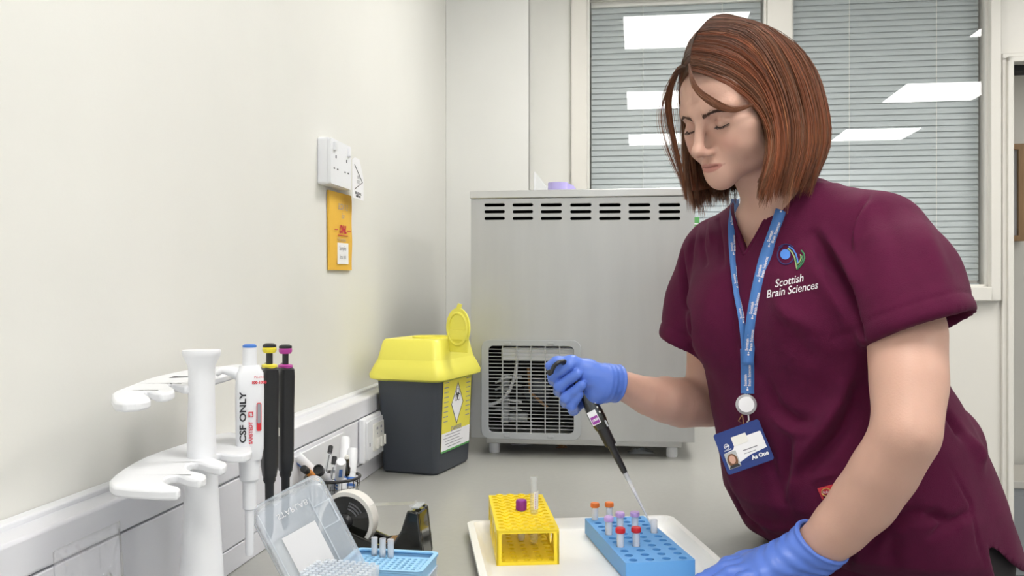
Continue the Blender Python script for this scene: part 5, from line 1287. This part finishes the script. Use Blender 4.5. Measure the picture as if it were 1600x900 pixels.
# red brand tag at the pocket
tgp = [(1277, 763), (1300, 757), (1312, 752), (1312, 770), (1298, 782), (1284, 780)]
V2 = [onshirt(x, y, .0018) for x, y in tgp]; rt = MB().raw(V2, [tuple(range(len(V2)))]).build('pocket_tag', 'red', scrub, smooth=0)
MB().tube([onshirt(1291+7*math.cos(a*.3927), 769+6*math.sin(a*.3927), .003) for a in range(16)], .0009, 6, closed=True).build('oval_mark', 'gold', rt)
V2, F2, fn = txt('Dickies', 1291, 769, 5.5, -.1, bold=.01); MB().raw([onshirt(*fn(x, y), .003) for x, y in V2], F2).build('tag_text', 'embwhite', rt, smooth=0)
# ------------------------------------------------------------------ trousers, shoes (behind the worktop)
Tf_ = Field(grid(.35, 1.0, .008, []), grid(1.2, 1.9, .008, []), grid(.02, 1.06, .008, []))
hipc = Vector((.655, 1.54, .90)); Tf_.ell(hipc, (.165, .145, .12), k=.03)
for s_ in (-1, 1):
    hp_ = hipc+SD*.085*s_; kn = Vector((.66, 1.55, .50))+SD*.095*s_+FD_*.03; an = Vector((.70, 1.57, .10))+SD*.10*s_
    Tf_.chain([hp_, kn, an], [.095, .068, .055], k=.03); 
Tf_.cap(P(1480, 780, 1.53), P(1514, 905, 1.50), .045, .047, k=.03)
Tf_.op(torso_fn(-.0165), TLO, THI, 'u', .02); Tf_.op(lambda X, Y, Z: Z-1.03+0*X+0*Y, (.3, 1.1, .0), (1.1, 2, 1.2), 'i'); Vt, Qt = Tf_.mesh(); to_obj('trousers', relax(Vt, Qt, 2), Qt, 'trous', person)
for s_ in (-1, 1):
    an = Vector((.70, 1.57, 0))+SD*.10*s_; Sf = Field(grid(an.x-.25, an.x+.2, .005, []), grid(an.y-.25, an.y+.2, .005, []), grid(-.01, .13, .005, []))
    Sf.cap(an+Vector((0, 0, .045)), an+FD_*.15+Vector((0, 0, .032)), .043, .036, k=.02); Sf.cap(an+Vector((0, 0, .05)), an+Vector((0, 0, .1)), .042, .042, k=.02)
    Sf.op(lambda X, Y, Z: .001+0*X+0*Y-Z, (an.x-.3, an.y-.3, -.02), (an.x+.3, an.y+.3, .2), 'i'); Vs_, Qs_ = Sf.mesh(); to_obj('shoe', relax(Vs_, Qs_, 2), Qs_, 'black', person)
# ------------------------------------------------------------------ gloved hands
def lerpV(a, b, t): return a*(1-t)+b*t
# right hand: a fist round the pipette, thumb over the top
Rh = Field(grid(.03, .23, .0013, []), grid(1.42, 1.60, .0013, []), grid(1.11, 1.25, .0013, []))
fing = [  # (mcp, pip, dip, tip, r)
 ((897, 577, 1.545), (868, 590, 1.520), (870, 581, 1.486), (888, 570, 1.474), .0098),
 ((905, 590, 1.545), (873, 602, 1.518), (874, 594, 1.481), (897, 582, 1.470), .0100),
 ((912, 604, 1.545), (883, 619, 1.516), (885, 609, 1.480), (904, 595, 1.471), .0096),
 ((918, 618, 1.540), (895, 632, 1.514), (895, 624, 1.483), (907, 610, 1.477), .0088)]
fing = [
 ((897, 580, 1.545), (866, 594, 1.522), (864, 588, 1.488), (890, 571, 1.474), .0092),
 ((905, 592, 1.545), (874, 611, 1.520), (874, 604, 1.484), (902, 584, 1.470), .0094),
 ((912, 606, 1.545), (884, 628, 1.517), (884, 622, 1.482), (909, 602, 1.470), .0092),
 ((918, 620, 1.540), (896, 641, 1.514), (893, 634, 1.484), (905, 616, 1.475), .0084)]
wr_ = P(952, 597, 1.515)
for mcp, pip, dip, tip, r in fing:
    a, b, c, d = [P(*q) for q in (mcp, pip, dip, tip)]
    Rh.cap(wr_, a, .018, .0125, k=.014)
for mcp, pip, dip, tip, r in fing:
    a, b, c, d = [P(*q) for q in (mcp, pip, dip, tip)]
    Fg = Field(Rh.x, Rh.y, Rh.z); Fg.chain([a, b, c, d], [r*1.12, r*1.04, r, r*.88], k=.004)
    h_ = np.clip(.5+.5*(Rh.d-Fg.d)/.0025, 0, 1); Rh.d = Rh.d*(1-h_)+Fg.d*h_-.0025*h_*(1-h_)
th = [P(944, 592, 1.500), P(918, 579, 1.494), P(893, 567, 1.484), P(870, 567, 1.484), P(860, 572, 1.486)]
Ft = Field(Rh.x, Rh.y, Rh.z); Ft.chain([th[0], th[1]], [.0215, .0190], k=.01); Ft.cap(P(942, 606, 1.498), P(922, 592, 1.492), .019, .0165, k=.02); Ft.chain([P(946, 608, 1.506), P(928, 616, 1.502), P(918, 614, 1.505)], [.0175, .0125, .010], k=.02); Ft.chain(th[1:], [.0180, .0122, .0102, .0092], k=.006)
h_ = np.clip(.5+.5*(Rh.d-Ft.d)/.004, 0, 1); Rh.d = Rh.d*(1-h_)+Ft.d*h_-.004*h_*(1-h_)
c0_, c1_ = P(946, 596, 1.513), P(962, 599, 1.521)
Rh.cap(c0_, c1_, .0300, .0320, k=.012)
ax = (c1_-c0_).normalized()
ballcut(Rh, c1_+ax*.004, ax, .05)
Rh.cap(c1_-ax*.010, c1_+ax*.04, .0272, .0290, .002, 's')
Vg, Qg = Rh.mesh(); Vg = relax(Vg, Qg, 2, .5)
Ng = nrm3(Vg, Qg); wr_n = np.array([noise.noise(Vector((v[0]*70, v[1]*70, v[2]*120)))*.0006 for v in Vg]); Vg = Vg+Ng*wr_n[:, None]
dd = (Vg-np.array(c1_))@np.array(ax); Vg += Ng*((.0012*np.exp(-((dd-.002)/.002)**2)+.0003*np.sin(dd*620)*np.exp(-((dd+.018)/.014)**2))[:, None])
to_obj('glove', Vg, Qg, 'glove', person)
# left hand: flat on the tray rim, fingers curling over it
Lh = Field(grid(.20, .52, .0016, []), grid(1.14, 1.40, .0016, []), grid(.90, 1.04, .0016, []))
W = wrL; hd = Vector((-.90, .16, -.32)).normalized(); ac = Vector((.16, .98, .0)).normalized()
K0 = W+Vector((-.085, .012, -.036))
mc = [K0+ac*x+Vector((dx, 0, dz)) for x, dx, dz in ((.030, -.004, 0), (.010, -.009, .002), (-.010, -.005, .001), (-.029, .004, -.003))]
for m_ in mc: Lh.cap(W, m_, .0235, .0135, k=.02)
tips = []
for i, (m_, ln, r) in enumerate(zip(mc, (.072, .080, .074, .058), (.0098, .0100, .0096, .0086))):
    d1 = Vector((-.93, .10+.06*(1.5-i)*.5, -.22)).normalized(); d2 = Vector((-.86, .08, -.50)).normalized(); d3 = Vector((-.75, .05, -.66)).normalized()
    a = m_+d1*ln*.48; b = a+d2*ln*.30; c = b+d3*ln*.22
    a.z = max(a.z, BZ+.0225+r); b.z = max(b.z, BZ+.0075+r); c.z = max(c.z, BZ+.0065+r)
    Fg = Field(Lh.x, Lh.y, Lh.z); Fg.chain([m_, a, b, c], [r*1.25, r*1.08, r, r*.88], k=.004)
    h_ = np.clip(.5+.5*(Lh.d-Fg.d)/.004, 0, 1); Lh.d = Lh.d*(1-h_)+Fg.d*h_-.004*h_*(1-h_)
Lh.chain([W+Vector((-.02, .018, -.012)), W+Vector((-.055, .050, -.030)), W+Vector((-.090, .062, -.040)), W+Vector((-.118, .060, -.046))], [.019, .0155, .0120, .0098], k=.012)
cc0, cc1 = W.lerp(elL, -.12), W.lerp(elL, .045)
Lh.cap(cc0, cc1, .0330, .0395, k=.015); ax = (cc1-cc0).normalized(); ballcut(Lh, cc1, ax, .07); Lh.cap(cc1-ax*.012, cc1+ax*.05, .0358, .0385, .002, 's')
Vg, Qg = Lh.mesh(); Vg = relax(Vg, Qg, 2, .5); Ng = nrm3(Vg, Qg)
dd = (Vg-np.array(cc1))@np.array(ax); wr_n = np.array([noise.noise(Vector((v[0]*50, v[1]*50, v[2]*90)))*.0008 for v in Vg])
cr2 = .0012*np.sin(dd*420+3*np.array([noise.noise(Vector((v[0]*18, v[1]*18, v[2]*18))) for v in Vg]))*np.exp(-((dd+.035)/.028)**2)
Vg += Ng*((wr_n+cr2+.0014*np.exp(-((dd+.002)/.0022)**2))[:, None])
to_obj('glove', Vg, Qg, 'glove', person)
# ------------------------------------------------------------------ lanyard
ly = thing('lanyard', 'blue neck lanyard with white print hanging over the maroon top', 'lanyard', onshirt(1168, 560, .003))
lyM = Matrix.Translation(-ly.location)
Lp = [(1149, 311), (1146, 335), (1144, 358), (1147, 408), (1153, 457), (1160, 495), (1164, 530), (1168, 570)]
Rp = [(1233, 296), (1222, 325), (1212, 355), (1202, 383), (1193, 411), (1181, 464), (1173, 515), (1168, 570)]
def strap(pts, wd, lift, nm, m='strap', twist=0, extra=None):
    hs = []
    pp = [cr_([Vector((a, b, 0)) for a, b in pts], t) for t in np.linspace(0, 1, 44)]
    for p in pp:
        h = shot(p.x, p.y); hs.append(h if h is not None else None)
    dist = [((h-eye_).length if h is not None else None) for h in hs]; known = [d for d in dist if d is not None]
    dist = [d if d is not None else known[0] for d in dist]
    # cloth hangs: never behind the shirt, smooth over hollows
    for _ in range(14): dist = [min(dist[i], (dist[max(i-1, 0)]+dist[min(i+1, len(dist)-1)])/2) if True else 0 for i in range(len(dist))]
    C_ = []
    for p, d in zip(pp, dist): C_.append(eye_+Vector(((p.x-800)/F, 1, -(p.y-450)/F)).normalized()*(d-lift))
    V_ = []
    for i, c in enumerate(C_):
        t = (C_[min(i+1, 43)]-C_[max(i-1, 0)]).normalized(); v = (eye_-c).normalized(); tw = twist if not callable(twist) else twist(i/43)
        s2 = t.cross(v).normalized(); s2 = (s2*math.cos(tw)+v*math.sin(tw)); V_ += [c-s2*wd/2, c+s2*wd/2]
    o = MB().raw([v-ly.location for v in V_], [(2*i, 2*i+1, 2*i+3, 2*i+2) for i in range(43)]).build(nm, m, ly, smooth=60)
    md = o.modifiers.new('s', 'SOLIDIFY'); md.thickness = .0008; md.offset = 0; return o, C_
so_, C1 = strap(Lp, .0150, .003, 'strap', twist=.55); so2, C2 = strap(Rp, .0175, .0045, 'strap', twist=-.1)
so3, C3 = strap([(1167, 545), (1168, 580), (1168, 615)], .0200, .0075, 'strap_join')
def strap_text(C_, tw, parent, step, t0, size, lift):
    g = MB(); n = len(C_)-1; tot = sum((C_[i+1]-C_[i]).length for i in range(n)); s = t0
    V2, F2 = text2d('Scottish\nBrain Sciences', size, 0, 'LEFT', .00015)
    while s < tot-.01:
        Vn = []
        for x, y in V2:
            d = s+x; i = 0; acc = 0
            dd_ = tot-d
            while i < n-1 and acc+(C_[i+1]-C_[i]).length < dd_: acc += (C_[i+1]-C_[i]).length; i += 1
            t = (C_[i+1]-C_[i]); u = (dd_-acc)/max(t.length, 1e-6); p = C_[i]+t*u; t.normalize(); v = (eye_-p).normalized(); s2 = t.cross(v).normalized(); s3 = s2*math.cos(tw)+v*math.sin(tw); nn_ = v*math.cos(tw)-s2*math.sin(tw)
            Vn.append(p+s3*y*1.0+nn_*lift-ly.location)
        g.raw(Vn, F2)
        for q, r in ((-.006, .0016), (-.0025, .0010)):
            dd_ = tot-(s+q); i = 0; acc = 0
            while i < n-1 and acc+(C_[i+1]-C_[i]).length < dd_: acc += (C_[i+1]-C_[i]).length; i += 1
            t = (C_[i+1]-C_[i]); p = C_[i]+t*((dd_-acc)/max(t.length, 1e-6)); v = (eye_-p).normalized(); g.axis(p-ly.location+v*(lift-.0003), p-ly.location+v*lift, [(r, 0), (r, .0004)], 10)
        s += step
    g.build('printed_text', 'embwhite', parent, smooth=0)
strap_text(C2, -.1, so2, .058, .022, .0060, .0008); strap_text(C1, .55, so_, .058, .015, .0052, .0008); strap_text(C3, 0, so3, .05, .012, .0060, .0008)
rc_ = eye_+(onshirt(1166, 632, .0)-eye_)*.992; v = (eye_-rc_).normalized()
rl_ = thing('badge_reel', 'round clear badge reel hanging from the lanyard end', 'badge reel', rc_)
rl_.rotation_mode = 'QUATERNION'; rl_.rotation_quaternion = v.to_track_quat('Z', 'Y')
MB().lathe([(0, 0), (.0160, 0), (.0165, .002), (.0160, .006), (.012, .0075), (0, .008)], 32).build('disc', 'tubec', rl_); MB().lathe([(0, .008), (.0120, .008), (.0120, .0092), (0, .0096)], 32).build('face_sticker', 'paper', rl_)
MB().tube([(0, .012, .003), (.003, .020, .003), (0, .026, .003), (-.003, .020, .003)], .0011, 6, closed=True).build('swivel_hook', 'steel2', rl_)
MB().tube([(-.006, -.016, .004), (-.012, -.026, .004), (-.004, -.030, .004), (-.006, -.016, .004)], .0009, 6).build('wire_loop', 'brass', rl_); MB().tube([(.003, -.016, .004), (.004, -.024, .004), (.001, -.028, .004)], .0012, 6).build('clasp', 'steel2', rl_)
# ------------------------------------------------------------------ identity badge
q0, q1, q2, q3 = [(1115, 678), (1186, 652), (1209, 722), (1136, 742)]
dB = min((onshirt(a_, b_, 0)-eye_).length for a_ in (1125, 1160, 1200) for b_ in (670, 700, 730) if shot(a_, b_))-.007
ray = lambda p, d: eye_+Vector(((p[0]-800)/F, 1, -(p[1]-450)/F)).normalized()*d
A_, B_, D_ = ray(q0, dB+.004), ray(q1, dB-.004), ray(q3, dB-.002); ux = (B_-A_).normalized(); uy = (A_-D_); uy = (uy-ux*uy.dot(ux)); bw, bh = (B_-A_).length, uy.length
Cb = (ray(q0, dB)+ray(q1, dB)+ray(q2, dB)+ray(q3, dB))/4
idb = thing('identity_badge', 'blue plastic identity badge with a portrait photo hanging from the badge reel', 'badge'); idb.matrix_world = frame(Cb, ux, uy)
X_, Y_ = bw/2, bh/2
hd_ = MB().plate(rrect(-X_, -Y_, X_, Y_, .004), [], -.003, 0).build('card_holder', 'navy', idb, bevel=.0008)
cd = MB().plate(rrect(-X_*.84, -Y_*.62, X_*.90, Y_*.45, .002), [], .0001, .0006).build('card', 'paper', idb, smooth=0)
MB().plate(rrect(-X_*.34, Y_*.16, X_*.30, Y_*.60, .001), [], .0007, .0011).build('sticker', 'cream', cd, smooth=0)
MB().plate([(-X_*.84, Y_*.45), (-X_*.84, -Y_*.02), (-X_*.42, Y_*.04), (-X_*.34, Y_*.16), (-X_*.34, Y_*.45)], [], .0007, .0010).build('blue_corner', 'navy', cd, smooth=0)
MB().plate([(-X_*.84, -Y_*.64), (-X_*.3, -Y_*.60), (X_*.2, -Y_*.44), (X_*.90, -Y_*.36), (X_*.90, -Y_*.66)], [], .0007, .0010).build('blue_band', 'navy', cd, smooth=0)
g = MB(); decal(g, 'As One', Matrix(), .0085, X_*.52, -Y_*.62, .0013, bold=.0004); g.plate(circ(-X_*.63, Y_*.27, .0042, 20), [circ(-X_*.63, Y_*.27, .0034, 20)], .0011, .0013); decal(g, 'NHS', Matrix(), .0040, -X_*.63, Y_*.27, .0013, bold=.0002); decal(g, 'SCOTLAND', Matrix(), .0022, -X_*.63, Y_*.10, .0013, bold=.0001)
g.build('white_print', 'paper', cd, smooth=0)
g = MB()
for k, (w_, y_) in enumerate(((.62, -.16), (.50, -.32))): g.box((X_*.25-(.62-w_)*X_/2, Y_*y_, .0009), (X_*w_, .0016 if k == 0 else .0010, .0003))
g.build('name_lines', 'greyink', cd, smooth=0)
M['skinflat'] = mat('photo_skin', (.62, .36, .27), .5); M['hairflat'] = mat('photo_hair', (.16, .07, .03), .5); M['photobg'] = mat('photo_backdrop', (.45, .47, .48), .5)
px_ = -X_*.60; py_ = -Y_*.40
po = MB().plate(rrect(px_-.0095, py_-.0125, px_+.0095, py_+.0125, .0008), [], .0011, .0014).build('portrait_photo', 'photobg', cd, smooth=0)
MB().plate([(px_+.0080*math.cos(a*.314), py_-.001+.0105*math.sin(a*.314)) for a in range(20)], [], .00145, .0016).build('photo_hair', 'hairflat', po, smooth=0)
MB().plate([(px_+.0048*math.cos(a*.314), py_+.0005+.0065*math.sin(a*.314)) for a in range(20)], [], .00165, .0018).build('photo_face', 'skinflat', po, smooth=0)
MB().plate([(px_-.009, py_-.012), (px_+.009, py_-.012), (px_+.006, py_-.0075), (px_-.006, py_-.0075)], [], .00165, .0018).build('photo_collar', 'ink', po, smooth=0)
# ------------------------------------------------------------------ pipette in the right hand
tipP = TUBE+Vector((.0, .0, .028)); topP = P(893, 573, 1.503)
ax = (topP-tipP).normalized(); Lq = (topP-tipP).length
hpt = thing('pipette', 'black pipette with a clear tip held in the gloved right hand over the blue rack', 'pipette', tipP); hpt.rotation_mode = 'QUATERNION'
side_v = (P(1010, 800, 1.49)-P(1000, 800, 1.49)); zc_ = ax; xc_ = (Vector((1, 0, 0))-zc_*zc_.x).normalized(); yc_ = zc_.cross(xc_)
hpt.rotation_quaternion = Matrix((xc_, yc_, zc_)).transposed().to_quaternion()
def frac(px, py): return Lq*(1-math.hypot(px-893, py-573)/math.hypot(1018-893, 805-573))
s1_, s2_, s3_ = frac(972, 726), frac(949, 683), frac(938, 662)
MB().lathe([(.0006, 0), (.0012, .012), (.0026, s1_*.55), (.0042, s1_-.004), (.0044, s1_+.001), (.0036, s1_+.001), (.0018, s1_*.5), (.0004, .001)], 20, close=True).build('clear_tip', 'tubec', hpt)
MB().lathe([(0, s1_*.62), (.0026, s1_*.63), (.0030, s1_*.74), (0, s1_*.75)], 14).build('tip_filter', 'milk', hpt)
MB().lathe([(.0038, s1_-.012), (.0042, s1_-.002), (.0042, s1_+.004)], 18).build('nozzle', 'grey', hpt)
MB().lathe([(.0044, s1_+.001), (.0052, s1_+.006), (.0064, s2_-.006), (.0068, s2_-.004)], 20).build('shaft', 'black', hpt)
MB().lathe([(.0092, s2_-.004), (.0098, s2_-.002), (.0104, s3_-.004), (.0104, s3_+.004)], 24).build('ejector_collar', 'black', hpt)
b = MB(); loft(b, [(.0120, .0110, .007, s3_+.001), (.0140, .0130, .008, s3_+.015), (.0140, .0130, .008, s3_+.030), (.0105, .0115, .006, s3_+.055), (.0100, .0110, .006, Lq-.012), (.0085, .010, .006, Lq)]); b.build('handle', 'gblack', hpt, smooth=50)
MB().lathe([(.0045, Lq), (.0045, Lq+.010), (.007, Lq+.011), (.007, Lq+.014), (0, Lq+.0145)], 18).build('plunger', 'black', hpt)
hkp = [P(893, 573, 1.497), P(884, 566.5, 1.477), P(874, 566, 1.4655), P(866, 572, 1.464), P(862, 580, 1.465), P(857, 583, 1.468)]
ho = MB().tube([cr_(hkp, t)-tipP for t in np.linspace(0, 1, 18)], [.0048]*6+[.0036]*8+[.0050]*4, 10).build('finger_hook', 'black', hpt)
ho.matrix_parent_inverse = Matrix.Identity(4); ho.rotation_mode = 'QUATERNION'; ho.rotation_quaternion = hpt.rotation_quaternion.inverted()
Tl_ = frame((-.004, -.0138, s3_+.022), (1, 0, 0), (0, 0, 1))
lb2 = MB().plate(rrect(-.009, -.0105, .006, .0135, .001), [], 0, .0005, Tl_).build('label', 'paper', hpt, smooth=0)
MB().plate(rrect(-.0078, -.009, .0048, .004, .001), [], .0006, .0008, Tl_).build('purple_print', 'purple', lb2, smooth=0)
g = MB(); decal(g, '1000', Tl_, .0055, -.0015, -.0025, .001, bold=.0002); g.build('label_text', 'paper', lb2, smooth=0)
g = MB()
for k in range(5): g.box((.0075, -.0122+.0001, s3_+.028+.0085*k), (.0022, .002, .003))
g.build('volume_digits', 'cream', hpt, smooth=0)
MB().box((.0090, -.0125, s3_+.006), (.003, .003, .011)).build('lock_slider', 'grey', hpt, bevel=.0006)
